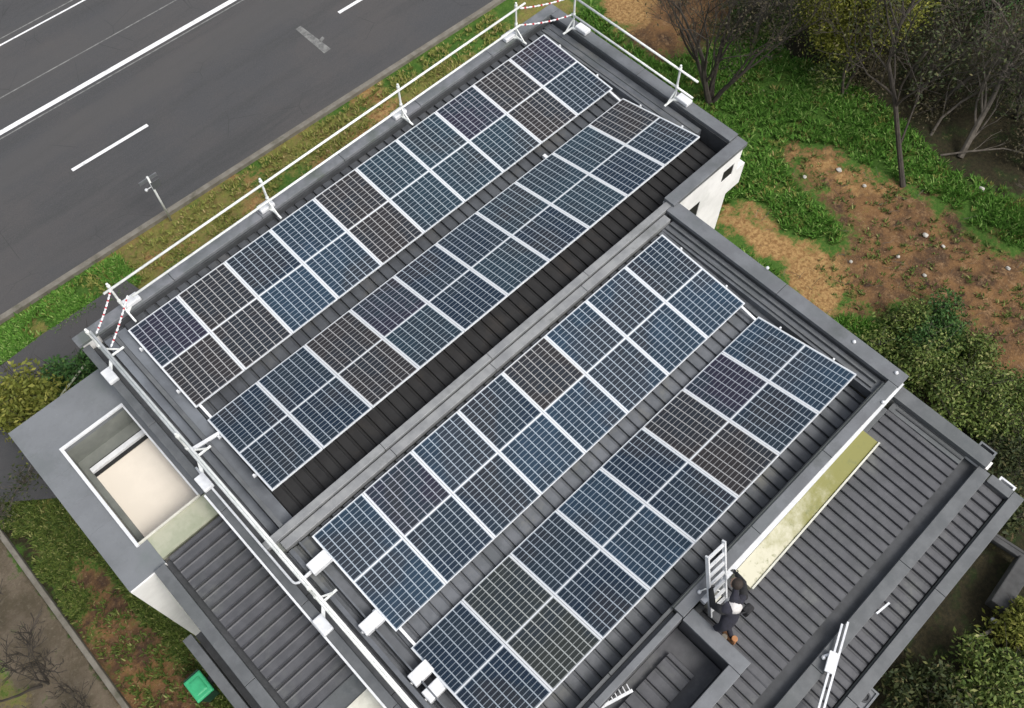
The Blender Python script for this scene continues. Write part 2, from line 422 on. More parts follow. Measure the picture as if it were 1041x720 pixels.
# inner parapet upstand flashings on the north roof
w = MB(); w.box(-.47, 12.0, 6.03, 6.09, -.30, .066); w.box(12.03, 12.11, .57, 6.02, -.4, .066); w.box(-.735, -.715, -5.2, 6.0, -.3, -.065); w.box(9.75, 9.79, -5.2, .3, -.5, -.065); part('upstand', w, MT['gutter'])
w = MB(); w.box(11.60, 12.02, 1.3, 5.97, -.22, -.05); part('side_flashing', w, MT['roof'])
w = MB(); w.box(11.66, 11.71, 1.3, 5.97, -.15, -.02); w.box(11.84, 11.87, 1.3, 5.9, -.12, -.03); part('lapped_flashing', w, MT['cap_low'])
w = MB(); w.box(-.30, -.22, .52, 5.95, -.45, .005); part('lapped_flashing', w, MT['cap_low'])
# a ridge strip along the left end of the north roof, lighter pan
w = MB(); w.add([(-.47, .55, zr1(.55) + .03), (-.31, .55, zr1(.55) + .025), (-.31, 5.95, zr1(5.95) + .025), (-.47, 5.95, zr1(5.95) + .03)], [(0, 1, 2, 3)]); w.add([(-.21, .55, zr1(.55) + .03), (.0, .55, zr1(.55) + .02), (.0, 5.95, zr1(5.95) + .02), (-.21, 5.95, zr1(5.95) + .03)], [(0, 1, 2, 3)]); part('end_flashing', w, MT['endpan'])
# south roof cappings
caps('parapet_cap', [(-.70, 10.08, .345, .50, -.10, .03)], MT['ridge'])
caps('ridge_flashing', [(-.46, 9.66, .135, .315, -.16, -.02)], MT['ridge'])
w = MB(); w.box(-.46, 9.66, .317, .343, -.16, -.08); part('groove', w, MT['gutter'])
caps('parapet_cap', [(9.74, 10.08, -5.47, .343, -.06, .028)], MT['cap'])
w = MB(); w.box(9.40, 9.745, -5.2, .13, -.40, -.15); part('box_gutter', w, MT['roof'])
w = MB(); w.box(9.46, 9.50, -5.1, .1, -.2, -.10); w.box(9.60, 9.63, -5.1, .1, -.2, -.08); part('lapped_flashing', w, MT['cap_low'])
w = MB(); w.box(-.44, -.36, -5.1, .1, -.45, -.08); w.box(-.22, -.19, -5.1, .1, -.45, -.06); part('lapped_flashing', w, MT['roof'])
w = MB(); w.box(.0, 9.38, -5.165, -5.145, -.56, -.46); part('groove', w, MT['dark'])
caps('lower_flashing', [(-.48, 9.735, -5.235, -5.17, -.56, -.10), (-.48, 3.6, -5.312, -5.237, -.50, -.16)], MT['cap_low'])
caps('parapet_cap', [(3.60, 9.735, -5.45, -5.24, -.06, .03), (-.48, 3.598, -5.44, -5.316, -.06, .02)], MT['cap'])
w = MB(); w.add([(*lv(4.05, -5.44, 0)[:2], -.02), (*lv(9.9, -5.44, 0)[:2], -.02), (*lv(9.9, -5.50, 0)[:2], -.02), (*lv(4.05, -5.55, 0)[:2], -.02),
                 (*lv(4.05, -5.44, 0)[:2], -.14), (*lv(9.9, -5.44, 0)[:2], -.14), (*lv(9.9, -5.50, 0)[:2], -.14), (*lv(4.05, -5.55, 0)[:2], -.14)],
                [(3, 2, 1, 0), (4, 5, 6, 7), (0, 1, 5, 4), (1, 2, 6, 5), (2, 3, 7, 6), (3, 0, 4, 7)]); part('white_flashing', w, MT['white'])

# inset roof box (bottom centre)
zi = -.5
w = ribs_y(MB(), .2, lx(3.03, zi), ly(-6.18, zi), ly(-5.66, zi), lambda y: zi, pitch=.26); part('inset_roof_sheet', w, MT['roof_low'])
w = MB(); w.box(-.48, 3.56, -6.45, -5.46, -1.0, zi - .11); part('inset_floor', w, MT['roof_low'])
w = MB(); w.box(3.585, 3.82, -6.62, -5.47, -1.1, -.07); w.box(-.48, 3.585, -6.64, -6.46, -1.1, -.07); w.box(-.48, 3.585, -5.455, -5.35, -1.1, -.07); part('inset_wall', w, MT['roof_low'])
caps('inset_cap', [(3.57, 3.84, -6.70, -5.455, -.068, .0), (-.48, 3.568, -6.70, -6.46, -.068, -.002)], MT['cap'])

# south-east lower roof
z3 = -.45
X3 = lx(9.22, z3)
w = ribs_y(MB(), 3.86, X3, ly(-7.12, z3), ly(-5.60, z3), lambda y: z3 + .03 * (y + 6), pitch=.205, groove=.042); part('roof_sheet', w, MT['roof_low'])
w = ribs_y(MB(), -.4, 3.858, ly(-7.12, z3), -6.72, lambda y: z3 + .03 * (y + 6), pitch=.205, groove=.042); part('roof_sheet', w, MT['roof_low'])
caps('edge_flashing', [(X3 + .01, lx(9.53, z3), ly(-7.12, z3), ly(-5.58, z3), -.6, z3 + .01), (3.86, X3, ly(-5.60, z3) + .003, -5.46, -.6, z3 + .012)], MT['cap_low'])
w = MB(); w.box(X3 + .10, X3 + .13, ly(-7.1, z3), ly(-5.7, z3), z3, z3 + .035); w.box(X3 + .2, X3 + .23, ly(-7.1, z3), ly(-5.7, z3), z3, z3 + .03); part('lapped_flashing', w, MT['gutter'])
caps('parapet_cap', [(lx(9.53, -.3), lx(9.83, -.3), ly(-7.50, -.3), -5.475, -.42, -.3)], MT['cap_low'])
w = MB(); w.box(lx(9.53, -.3) + .05, lx(9.83, -.3) - .06, ly(-7.55, -.3), -5.5, G, -.42); part('wall', w, MT['wall'])
w = MB(); w.box(-.4, lx(9.53, z3), ly(-7.385, z3), ly(-7.122, z3), -.8, -.56); part('box_gutter', w, MT['gutter'])
caps('parapet_cap', [(-.4, lx(9.53, -.3), ly(-7.62, -.38), ly(-7.385, -.38), -.62, -.38)], MT['cap_low'])
z4 = -.68
w = ribs_y(MB(), -.4, lx(9.30, z4), ly(-8.03, z4), ly(-7.60, z4), lambda y: z4 + .05 * (y + 8), pitch=.21, groove=.06); part('eave_sheet', w, MT['roof_low'])
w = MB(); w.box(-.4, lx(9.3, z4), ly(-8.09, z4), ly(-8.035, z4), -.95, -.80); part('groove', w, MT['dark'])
caps('eave_cap', [(-.4, lx(9.50, -.6), ly(-8.30, -.6), ly(-8.09, -.6), -.74, -.60), (lx(9.31, -.6), lx(9.50, -.6), ly(-8.088, -.6), ly(-7.64, -.6), -.74, -.598)], MT['cap_low'])
w = MB(); w.box(-.4, lx(9.40, -.6), -8.35, -8.15, G, -.75); part('wall', w, MT['wallgrey'])

# algae-stained strip along the foot of the parapet
S = MB()
a = [lv(4.80, -5.555, -.12), lv(8.55, -5.51, -.12), lv(8.55, -5.86, -.30), lv(4.80, -5.93, -.30)]
S.add(a + [(p[0], p[1], -.50) for p in a], [(3, 2, 1, 0), (0, 1, 5, 4), (1, 2, 6, 5), (2, 3, 7, 6), (3, 0, 4, 7)])
sk = part('skylight_strip', S, MT['algae'], None)
tag(sk, 'long pale translucent strip stained yellow green with algae beside the lower ribbed roof', 'skylight')
w = MB(); w.bar((a[3][0], a[3][1] - .015, a[3][2] + .01), (a[2][0], a[2][1] - .015, a[2][2] + .01), .035, .05); o = w.build('edge_trim', MT['trim'], sk)
w = MB(); a = [lv(4.08, -5.56, -.12), lv(4.34, -5.56, -.12), lv(4.34, -5.66, -.2), lv(4.08, -5.66, -.2)]
w.add(a + [(p[0], p[1], -.50) for p in a], [(3, 2, 1, 0), (0, 1, 5, 4), (1, 2, 6, 5), (2, 3, 7, 6), (3, 0, 4, 7)]); w.build('end_piece', MT['trim'], sk)

# west annexe: grey flat roof with a sunken terrace
zc = -.6
def cx_(x): return lx(x, zc)
def cy_(y): return ly(y, zc)
xa, xb, ya, yb = cx_(-2.82), -.86, cy_(1.40), cy_(5.50)
hx0, hx1, hy0, hy1 = cx_(-2.27), cx_(-.955), cy_(2.0), cy_(4.50)
w = MB()
w.box(xa, hx0, ya, yb, zc - .14, zc); w.box(hx0, xb, hy1, yb, zc - .14, zc); w.box(hx1, xb, hy0, hy1, zc - .14, zc)
w.box(hx0, cx_(-2.09), ya, hy0, zc - .14, zc)
part('flat_roof', w, MT['mem'])
w = MB(); w.box(xa + .25, xa + .42, ya + .02, yb - .3, G, zc - .14); w.box(xa + .42, xb, yb - .45, yb - .3, G, zc - .14); part('wall', w, MT['wall'])
w = MB(); w.box(xa + .01, cx_(-2.09), ya - .03, ya + .018, G, zc - .01); part('end_wall', w, MT['wall'])
for k in range(1, 6):
    yy = ya + (yb - ya) * k / 6.
    w = MB(); w.box(xa + .03, hx0 - .05, yy - .03, yy + .03, zc + .0005, zc + .006); part('membrane_lap', w, MT['mem'])
for k in range(1, 3):
    xx = hx0 + (xb - hx0) * k / 3.
    w = MB(); w.box(xx - .03, xx + .03, hy1 + .05, yb - .03, zc + .0005, zc + .006); part('membrane_lap', w, MT['mem'])
# the terrace well
zt = -1.30
fx0, fy1 = lx(-2.10, zt), ly(3.64, zt)
w = MB(); w.box(fx0, hx1 + .02, hy0 - .4, fy1, zt - .1, zt); part('terrace_floor', w, MT['cream'])
w = MB(); w.box(hx0, hx1 + .02, fy1 + .002, hy1, zt - .1, zt + .02); w.box(hx0, fx0 - .002, hy0 - .4, fy1, zt - .1, zt + .02); part('terrace_border', w, MT['wallgrey'])
w = MB(); w.box(hx0, hx1, hy1 - .003, hy1 + .12, zt, zc - .145); w.box(hx0 - .12, hx0 + .0, hy0 - .3, hy1, zt, zc - .145); w.box(hx1, hx1 + .03, hy0 - .3, hy1, zt, zc - .145); part('terrace_wall', w, MT['wallgrey'])
w = MB(); w.box(fx0, hx1, fy1 + .03, fy1 + .14, zt + .021, zt + .10); part('skirting', w, MT['white'])
w = MB(); w.box(fx0, hx1, fy1 + .142, fy1 + .19, zt + .021, zt + .05); w.box(fx0, hx1, fy1 - .05, fy1 + .028, zt + .003, zt + .03); part('painted_shadow', w, MT['dark'])  # solid black bars painted in as shadow lines along the skirting
w = MB(); w.box(hx0 - .03, hx0 + .03, hy0 - .03, hy1 + .03, zc + .002, zc + .05); w.box(hx0 + .031, hx1, hy1 - .03, hy1 + .03, zc + .002, zc + .05); w.box(hx1 - .035, hx1 - .002, hy0, hy1 - .031, zc + .002, zc + .03); part('terrace_frame', w, MT['white'])
w = MB(); w.box(hx0 + .031, hx1, hy0 - .025, hy0 + .015, zc + .002, zc + .04); part('terrace_frame', w, MT['trim'])
w = MB(); w.box(cx_(-2.088), xb, cy_(1.50), hy0 - .027, zc - .1, zc - .005); part('terrace_ledge', w, MT['creamstrip'])
# west ribbed roof
zl = -.55
L0, L1 = lx(-2.00, zl), -.86
w = ribs_x(MB(), L0, L1, ly(-2.28, zl), ly(1.44, zl), zl, pitch=.235); part('roof_sheet', w, MT['roof_low'])
w = MB(); w.box(L0 - .02, L1, ly(-2.62, zl), ly(-2.285, zl), zl - .12, zl - .005); part('lower_flashing', w, MT['cap_low'])
w = MB(); w.box(L0 - .02, L1, -6.5, ly(-2.63, zl), zl - .12, zl + .03); part('white_roof', w, MT['trim'])
w = MB(); w.box(lx(-2.11, zl), L0 - .003, -6.5, ly(1.44, zl), zl - .25, zl - .12); part('box_gutter', w, MT['gutter'])
caps('parapet_cap', [(lx(-2.32, zl), lx(-2.11, zl), -6.5, ly(1.39, zl) , zl - .16, zl + .06)], MT['cap_low'])
w = MB(); w.box(lx(-2.3, zl), lx(-2.13, zl), -6.4, ly(1.36, zl), G, zl - .16); part('wall', w, MT['wallgrey'])
caps('eave_cap', [(lx(-2.64, -1.1), lx(-2.47, -1.1), -6.5, ly(.1, -1.1), -1.25, -1.1)], MT['cap_low'])
w = MB(); w.box(lx(-2.47, -1.1) + .003, lx(-2.30, zl), -6.4, ly(.1, -1.1), -1.6, -1.35); part('box_gutter', w, MT['gutter'])  # dark floor painted in for the shadow gap between the two caps
w = MB(); w.box(lx(-2.6, -1.1), lx(-2.5, -1.1), -6.4, ly(.05, -1.1), G, -1.25); part('wall', w, MT['wallgrey'])
# floor plates inside, to close the block (never seen from above)
w = MB(); w.box(-.6, 12.0, .6, 6.0, -1.3, -1.1); w.box(-.6, 9.6, -5.1, .15, -1.3, -1.1); w.box(-.4, 9.5, -8.1, -5.5, -1.4, -1.2); part('ceiling', w, MT['wallgrey'])

# screws / rain heads
for i, (u, v, z, lb) in enumerate([(780, 273, .03, 'white domed roof anchor midway along the right parapet of the south roof'),
                                   (868, 348, .03, 'white domed roof anchor on the right parapet, just above its lower corner pair'),
                                   (911, 379.5, .03, 'white domed roof anchor at the far right corner of the south roof parapet'),
                                   (897.5, 409.5, .03, 'white domed roof anchor on the lower parapet above the stained strip')]):
    p = at(u, v, z); w = MB(); w.lathe(p, [(.035, -.003), (.04, .02), (.028, .045), (.008, .055)], 10)
    tag(w.build('roof_anchor', MT['white'], smooth=True), lb, 'roof anchor', 'small white anchors on the parapets')
def rainhead(u0, v0, sx, sy, z, lb, mat, outlet=False):
    p = at(u0, v0, z); t = thing('rainwater_head', (p.x, p.y, z - .3), lb, 'rainwater head', 'rainwater heads at the eaves')
    x0, y0 = p.x - sx / 2, p.y - sy / 2
    w = MB(); e = .035
    w.box(x0, x0 + e, y0, y0 + sy, z - .3, z); w.box(x0 + sx - e, x0 + sx, y0, y0 + sy, z - .3, z)
    w.box(x0 + e, x0 + sx - e, y0, y0 + e, z - .3, z); w.box(x0 + e, x0 + sx - e, y0 + sy - e, y0 + sy, z - .3, z)
    w.box(x0 + e, x0 + sx - e, y0 + e, y0 + sy - e, z - .3, z - .22 if not outlet else z - .03); w.build('rim', mat, t)
    w = MB(); w.tube([(p.x, p.y, z - .3), (p.x, p.y, G)], .045, 10); w.build('downpipe', mat, t)
    if outlet:
        w = MB(); w.lathe((p.x, p.y, z - .03), [(.10, -.01), (.10, .03), (.07, .03), (.06, .005)], 18); w.build('outlet', MT['gutter'], t)
rainhead(1022.5, 494, .22, .32, -.62, 'white open rainwater head sticking out beyond the lower right eave corner', MT['white'])
rainhead(1003, 458, .20, .34, -.45, 'pale grey rainwater head beside the right edge of the lower ribbed roof', MT['cap'])
rainhead(879, 708, .42, .30, -.75, 'pale square rainwater head with a round outlet at the bottom eave', MT['cap_road'], True)

# =================================================================== SOLAR PANELS
PW, PL, PITCH = 1.146, 2.2345, 1.154
FR, FD = .016, .035
fb = MB()
fb.box(0, PW, -FR, 0, -FD, 0); fb.box(0, PW, -PL, -PL + FR, -FD, 0)
fb.box(0, FR, -PL + FR + .0005, -FR - .0005, -FD, 0); fb.box(PW - FR, PW, -PL + FR + .0005, -FR - .0005, -FD, 0)
frame_ob = fb.build('frame', MT['frame']); frame_me = frame_ob.data; bpy.data.objects.remove(frame_ob)
half = (PL - 2 * FR - .03) / 2
cells_me = {}
for k, m in CELL.items():
    c = MB(); c.box(FR, PW - FR, 0, half, -.012, -.003); o = c.build('cells', m); cells_me[k] = o.data; bpy.data.objects.remove(o)
c = MB(); c.box(FR, PW - FR, 0, .03, -.012, -.0028); o = c.build('strip', MT['frame']); strip_me = o.data; bpy.data.objects.remove(o)
nth = ['leftmost', 'second from the left', 'third from the left', 'fourth from the left', 'fifth from the left', 'sixth from the left', 'seventh from the left', 'eighth from the left', 'ninth from the left', 'rightmost']
rows = [
    ('row nearest the road', 10, (-.0178, 5.7606, .0866), 3.628, ['pk', 'kk', 'nb', 'bb', 'kk', 'tt', 'tt', 'pt', 'kk', 'pn']),
    ('second row', 10, (-.0086, 3.2031, -.1268), -12.108, ['nn', 'nn', 'kk', 'pt', 'nn', 'nt', 'tn', 'tt', 'tn', 'kn']),
    ('third row from the road', 8, (0, 0, 0), 3.565, ['bb', 'pn', 'bn', 'nb', 'kb', 'bb', 'bb', 'nb']),
    ('lowest row of panels', 8, (.0046, -2.5934, -.2213), -13.163, ['nn', 'oo', 'nn', 'bb', 'nn', 'kk', 'pn', 'bb'])]
tone = {'n': 'navy', 'b': 'blue', 't': 'teal', 'k': 'brownish black', 'p': 'violet black', 'o': 'olive grey'}
for rn, cnt, (x0, y0, z0), a, tints in rows:
    for i in range(cnt):
        r = bpy.data.objects.new('solar_panel', None); col.objects.link(r)
        r.location = (x0 + i * PITCH + .01 , y0, z0); r.rotation_euler = (R(a), 0, 0); r.empty_display_size = .3
        n = nth[i] if i < cnt - 1 else 'rightmost'
        t1, t2 = tints[i]
        tn = tone[t1] if t1 == t2 else tone[t1] + '-' + tone[t2]
        tag(r, '%s solar panel, %s in the %s' % (tn, n, rn), 'solar panel', 'solar panels in four rows on the roofs')
        for me, nm, yy in ((frame_me, 'frame', 0), (cells_me[t1], 'cell_sheet', -FR - half), (strip_me, 'centre_strip', -FR - half - .03), (cells_me[t2], 'cell_sheet', -PL + FR)):
            o = bpy.data.objects.new(nm, me); col.objects.link(o); o.parent = r; o.location = (0, yy, 0)
        if t1 != t2:
            pass
# racking
def P(row, x, s, dz):
    _, cnt, (x0, y0, z0), a, _t = rows[row]
    a = R(a); return Vector((x0 + x, y0 - s * math.cos(a) + math.sin(a) * 0, z0 - s * math.sin(a) + dz))
for ri, nm in ((0, 'row nearest the road'), (1, 'second row from the road'), (2, 'third row from the road'), (3, 'lowest row')):
    cnt = rows[ri][1]; L = cnt * PITCH
    zf = zr1 if ri < 2 else zr2
    t = thing('racking', P(ri, 0, 0, -.15), 'silver mounting rails and legs carrying the %s of solar panels' % nm, 'mounting rack', 'racking under the panel rows')
    for s in (.5, 1.72):
        w = MB(); w.bar(P(ri, -.06, s, -.058), P(ri, L + .05, s, -.058), .04, .04); w.build('rail', MT['alu'], t)
        for x in (-.035, L + .03):
            w = MB(); w.bar(P(ri, x, s, -.05), P(ri, x, s, .012), .04, .035, up=(0, 1, 0)); w.build('end_clamp', MT['white'], t)
    for x in [.3 + k * (L - .6) / (cnt // 2) for k in range(cnt // 2 + 1)]:
        for s in (.5, 1.72):
            p = P(ri, x, s, -.08); z = zf(p.y) + .0
            if p.z > z + .03:
                w = MB(); w.bar((p.x, p.y, z), p, .035, .035, up=(0, 1, 0)); w.build('leg', MT['alu'], t)
# link straps between rows A-B and C-D
for ra, x, lb in ((0, .10, 'short white strap joining the two road side rows at their left ends'), (0, 10 * PITCH - .10, 'short white strap joining the two road side rows at their right ends'),
                  (2, .10, 'short white strap joining the two lower rows at their left ends'), (2, 8 * PITCH - .10, 'short white strap joining the two lower rows at their right ends')):
    a = P(ra, x, PL - .01, -.02); b = P(ra + 1, x, .01, -.02)
    w = MB(); w.bar(a, b, .05, .03); tag(w.build('link_strap', MT['white']), lb, 'strap', 'straps between panel rows')
w = MB(); p = at(554.5, 160, -.17); w.box(p.x - .04, p.x + .04, p.y - .06, p.y + .06, -.24, -.12); tag(w.build('junction_clip', MT['white'], bevel=.01), 'tiny white clip in the gap between the two road side panel rows', 'clip')

# white isolator boxes at the left ends
def zroof(y): return zr2(y) if y < .3 else zr1(y)
for cxp, cyp, lb in ((-.18, -.47, 'white isolator box at the left end of the third panel row, where the conduit bends'),
                     (-.19, -1.86, 'white isolator box at the lower left corner of the third panel row'),
                     (-.13, -3.03, 'upper of two white isolator boxes beside the lowest panel row'),
                     (-.13, -3.38, 'lower of two white isolator boxes beside the lowest panel row')):
    z = zroof(cyp) + .13; t = thing('isolator_box', (cxp, cyp, z), lb, 'isolator box', 'white boxes at the panel row ends')
    w = MB(); w.box(cxp - .20, cxp + .20, cyp - .115, cyp + .115, z + .01, z + .17); w.build('housing', MT['white'], t, bevel=.015)
    w = MB(); w.box(cxp - .19, cxp + .19, cyp - .105, cyp + .105, z + .171, z + .19); w.build('lid', MT['white'], t, bevel=.008)
    w = MB(); w.tube([(cxp - .19, cyp, z + .07), (cxp - .225, cyp - .01, z + .07)], .03, 8); w.build('gland', MT['white'], t)
# conduits
def arc(pts, n=6):
    pts = [Vector(p) for p in pts]; out = [pts[0]]
    for i in range(1, len(pts) - 1):
        a, b, c = pts[i - 1], pts[i], pts[i + 1]
        p, q = b + (a - b).normalized() * .12, b + (c - b).normalized() * .12
        for k in range(n + 1):
            t = k / n; out.append(p * (1 - t) ** 2 + b * 2 * t * (1 - t) + q * t * t)
    out.append(pts[-1]); return out
w = MB(); w.tube(arc([(-.70, 2.45, .075), (-.72, 2.0, .075), (-.72, -.52, .075), (-.55, -.50, .07), (-.30, -.47, .0)]), .022, 10)
tag(w.build('conduit', MT['white'], smooth=True), 'thin white conduit along the left parapet, bending in to the isolator box', 'conduit')
w = MB(); p0 = P(1, .02, .42, -.03); w.bar(p0, (-.56, 2.78, .10), .07, .05); tag(w.build('cable_duct', MT['white'], bevel=.008), 'short white cable duct from the second panel row to the left guardrail', 'duct')
w = MB(); w.bar((-.35, -.47, -.05), (-.62, -.52, .07), .05, .05); tag(w.build('cable_duct', MT['white'], bevel=.008), 'short white cable duct between the upper isolator box and the left guardrail', 'duct')

# =================================================================== GUARDRAILS
def guardrail(label, a_top, b_top, a_mid, b_mid, posts, side, blk):
    """posts: list of base points (x, y, z); side: unit vector towards the counterweight"""
    t = thing('guardrail', posts[0], label, 'guardrail', 'white safety guardrails round the roof edge')
    w = MB(); w.tube([a_top, b_top], .026, 10); w.build('top_rail', MT['rail'], t, smooth=True)
    w = MB(); w.tube([a_mid, b_mid], .025, 10); w.build('mid_rail', MT['rail'], t, smooth=True)
    for (px, py, pz), bl in zip(posts, blk):
        w = MB(); w.tube([(px, py, pz + .02), (px, py, a_top[2] + .10)], .024, 10)
        w.lathe((px, py, a_top[2] - .045), [(.034, 0), (.036, .04), (.036, .08), (.034, .09)], 10); w.lathe((px, py, a_mid[2] - .045), [(.034, 0), (.036, .09)], 10)
        post = w.build('post', MT['rail'], t)
        w = MB()
        fx, fy = -side[1], side[0]
        w.bar((px - side[0] * .05, py - side[1] * .05, pz + .02), (bl[0], bl[1], pz + .02), .06, .03)
        w.bar((px, py, pz + .02), (px - side[0] * .34, py - side[1] * .34, pz + .02), .04, .025)
        w.bar((px, py, a_mid[2] - .1), (px - side[0] * .26, py - side[1] * .26, pz + .03), .025, .025)
        w.build('base_foot', MT['rail'], t)
        w = MB(); hx, hy = (.17, .10) if abs(side[1]) > .5 else (.10, .17)
        w.box(bl[0] - hx, bl[0] + hx, bl[1] - hy, bl[1] + hy, bl[2], bl[2] + .10)
        w.build('counterweight', MT['white'], t, bevel=.02)
    return t
ZT, ZM = 1.05, .52
RY = 6.03
guardrail('long white tube guardrail along the parapet on the road side', (.06, RY, ZT), (11.16, RY, ZT), (.45, RY, ZM), (11.0, RY, ZM),
          [(.22, 6.10, .15), (3.78, 6.10, .15), (7.42, 6.10, .15), (10.94, 6.10, .15)], (0, 1),
          [(.42, 6.21, .152), (3.73, 6.21, .152), (7.40, 6.21, .152), (10.80, 6.21, .152)])
guardrail('white tube guardrail on the right end of the road side roof, facing the trees', (12.09, 5.45, ZT), (12.09, 1.70, ZT), (12.11, 5.45, ZM), (12.11, 1.75, ZM),
          [(12.12, 5.38, .15), (12.12, 2.22, .15)], (1, 0), [(12.20, 5.15, .152), (12.20, 2.02, .152)])
guardrail('white tube guardrail running down the left parapet past the terrace', (-.56, 5.50, ZT), (-.56, -5.3, ZT), (-.60, 5.60, ZM), (-.60, -5.3, ZM),
          [(-.60, 5.52, .04), (-.60, 2.62, .04), (-.60, -1.05, .04), (-.60, -4.6, .04)], (-1, 0),
          [(-.80, 5.14, .042), (-.76, 2.10, .042), (-.80, -1.36, .042), (-.80, -4.9, .042)])
def tape(a, b, sag, lb, gr, seg=26):
    a, b = Vector(a), Vector(b); pts = []; rs = []
    for i in range(seg + 1):
        t = i / seg; p = a.lerp(b, t); p.z -= sag * 4 * t * (1 - t); pts.append(p); rs.append(.024 if i % 2 else .013)
    w = MB(); w.tube(pts, rs, 6, stripes=[0, 0, 1, 0])
    tag(w.build('barrier_tape', [MT['white'], MT['red']]), lb, 'barrier tape', gr)
tape((11.0, RY, ZT - .05), (12.09, 5.42, ZT), .05, 'upper twisted red and white barrier tape across the far roof corner', 'barrier tapes at the roof corners')
tape((11.0, RY, ZM), (12.1, 5.42, ZM), .06, 'lower twisted red and white barrier tape across the far roof corner', 'barrier tapes at the roof corners')
tape((.22, RY, ZT), (-.50, 5.50, ZT - .15), .04, 'outer twisted red and white barrier tape at the left roof corner', 'barrier tapes at the roof corners')
tape((.40, RY, ZM + .1), (-.45, 5.35, ZM), .03, 'inner twisted red and white barrier tape at the left roof corner, nearer the panels', 'barrier tapes at the roof corners')

# =================================================================== LADDER, RAILS, SMALL THINGS
la0, lb0 = Vector((4.07, -5.74, -.44)), Vector((4.45, -5.76, -.44))
la1, lb1 = at(719, 566, .95), at(736, 550, .95)
t = thing('ladder', la0, 'short white aluminium ladder leaning on the parapet beside the worker', 'ladder')
for a, b in ((la0, la1), (lb0, lb1)):
    w = MB(); w.bar(a, b, .032, .07, up=(0, -1, .3)); w.build('stile', MT['white'], t)
for k in range(7):
    f = .08 + k * .145; w = MB(); w.bar(la0.lerp(la1, f), lb0.lerp(lb1, f), .075, .035, up=(0, -1, .3)); w.build('rung', MT['white'], t)
p = at(711, 602, -.10)
t = thing('rope_anchor', (p.x, p.y, .03), 'small white anchor knob with a grey lanyard left of the ladder', 'roof anchor')
p = at(711, 602, .05); p.z = .03
w = MB(); w.lathe(p, [(.035, 0), (.035, .04), (.012, .06)], 12); w.build('knob', MT['white'], t, smooth=True)
w = MB(); w.tube([p + Vector((0, 0, .06)), p + Vector((.1, -.03, .03)), p + Vector((.22, -.12, .02)), p + Vector((.3, -.22, -.1))], .012, 6); w.build('lanyard', MT['rail'], t)

# bundle of aluminium rails lying over the lower parapet
t = thing('rail_bundle', at(860, 633, -.3), 'bundle of two bright aluminium mounting rails lying across the lower parapet', 'metal rails')
for (u0, v0, u1, v1) in ((856, 634.5, 831.5, 722), (862, 632.5, 837, 722)):
    a, b = at(u0, v0, -.30), at(u1, v1, -.30); b = b + (b - a) * .35
    w = MB(); w.bar(a, b, .035, .04); w.build('rail', MT['alu'], t)
w = MB(); a, b = at(848, 663, -.27), at(842, 684, -.27); w.bar(a, b, .15, .05); w.build('bracket', MT['white'], t, bevel=.01)
w = MB(); a, b = at(836, 668, -.36), at(846, 664, -.33); w.bar(a, b, .04, .03); w.lathe(at(837, 669, -.36), [(.03, 0), (.04, .03), (.02, .05)], 8); w.build('clamp', MT['alu'], t)
w = MB(); w.bar(at(891, 624, -.36), at(904, 613, -.36), .035, .03); tag(w.build('metal_offcut', MT['white']), 'short pale metal offcut lying on the lower parapet beyond the rail bundle', 'metal offcut')
# slatted white vent in the inset roof
p0, p1 = at(606, 722, -.35), at(643, 702, -.35)
t = thing('roof_vent', p0, 'small white finned cable tray lying in the sunken roof at the bottom edge', 'cable tray')
w = MB(); w.bar(p0, p1, .05, .04); w.build('spine', MT['white'], t)
d = (p1 - p0); sd = Vector((-d.y, d.x, 0)).normalized()
for k in range(9):
    q = p0 + d * (k / 8.5); w = MB(); w.bar(q - sd * .02, q + sd * .13, .014, .05); w.build('fin', MT['white'], t)

# =================================================================== WORKER
def skinned(name, pts, edges, radii, mat, parent, sub=2, root=0):
    bm_ = bmesh.new()
    o0 = Vector(ORG.get(parent.name, (0, 0, 0))) if parent else Vector((0, 0, 0))
    lay = bm_.verts.layers.skin.verify()
    vs = [bm_.verts.new(tuple(Vector(p) - o0)) for p in pts]
    for i, v in enumerate(vs):
        r = radii[i]; v[lay].radius = r if isinstance(r, tuple) else (r, r); v[lay].use_root = (i == root)
    for a, b in edges: bm_.edges.new((vs[a], vs[b]))
    me = bpy.data.meshes.new(name); bm_.to_mesh(me); bm_.free(); me.materials.append(mat)
    ob = bpy.data.objects.new(name, me); col.objects.link(ob)
    if parent: ob.parent = parent
    s = ob.modifiers.new('skin', 'SKIN'); s.use_smooth_shade = True
    sb = ob.modifiers.new('sub', 'SUBSURF'); sb.levels = sub; sb.render_levels = sub
    return ob
FZ = -.46
FL, FRt = at(733, 648, FZ + .05), at(743.5, 650, FZ + .05)
hip = at(740, 634, .25)
t = thing('person', (hip.x, hip.y, FZ), 'dark haired person in dark trousers and a white shirt bending towards the ladder', 'person')
hl, hr = hip + Vector((-.10, .02, -.02)), hip + Vector((.10, -.02, -.02))
kl = FL.lerp(hl, .52) + Vector((-.02, .12, .0)); kr = FRt.lerp(hr, .52) + Vector((.02, .12, 0))
chest = at(746, 615, .62); neck = at(747.5, 604, .74); head = at(748.5, 595, .80)
sl, sr = chest + Vector((-.20, .06, .03)), chest + Vector((.20, -.03, .03))
handl = la0.lerp(la1, .50) + Vector((.02, -.02, .02)); handr = at(748, 583, .32)
el = sl.lerp(handl, .5) + Vector((-.10, -.02, -.10)); er = sr.lerp(handr, .5) + Vector((.08, -.02, -.03))
wl, wr = el.lerp(handl, .88), er.lerp(handr, .88)
spine = hip.lerp(chest, .5)
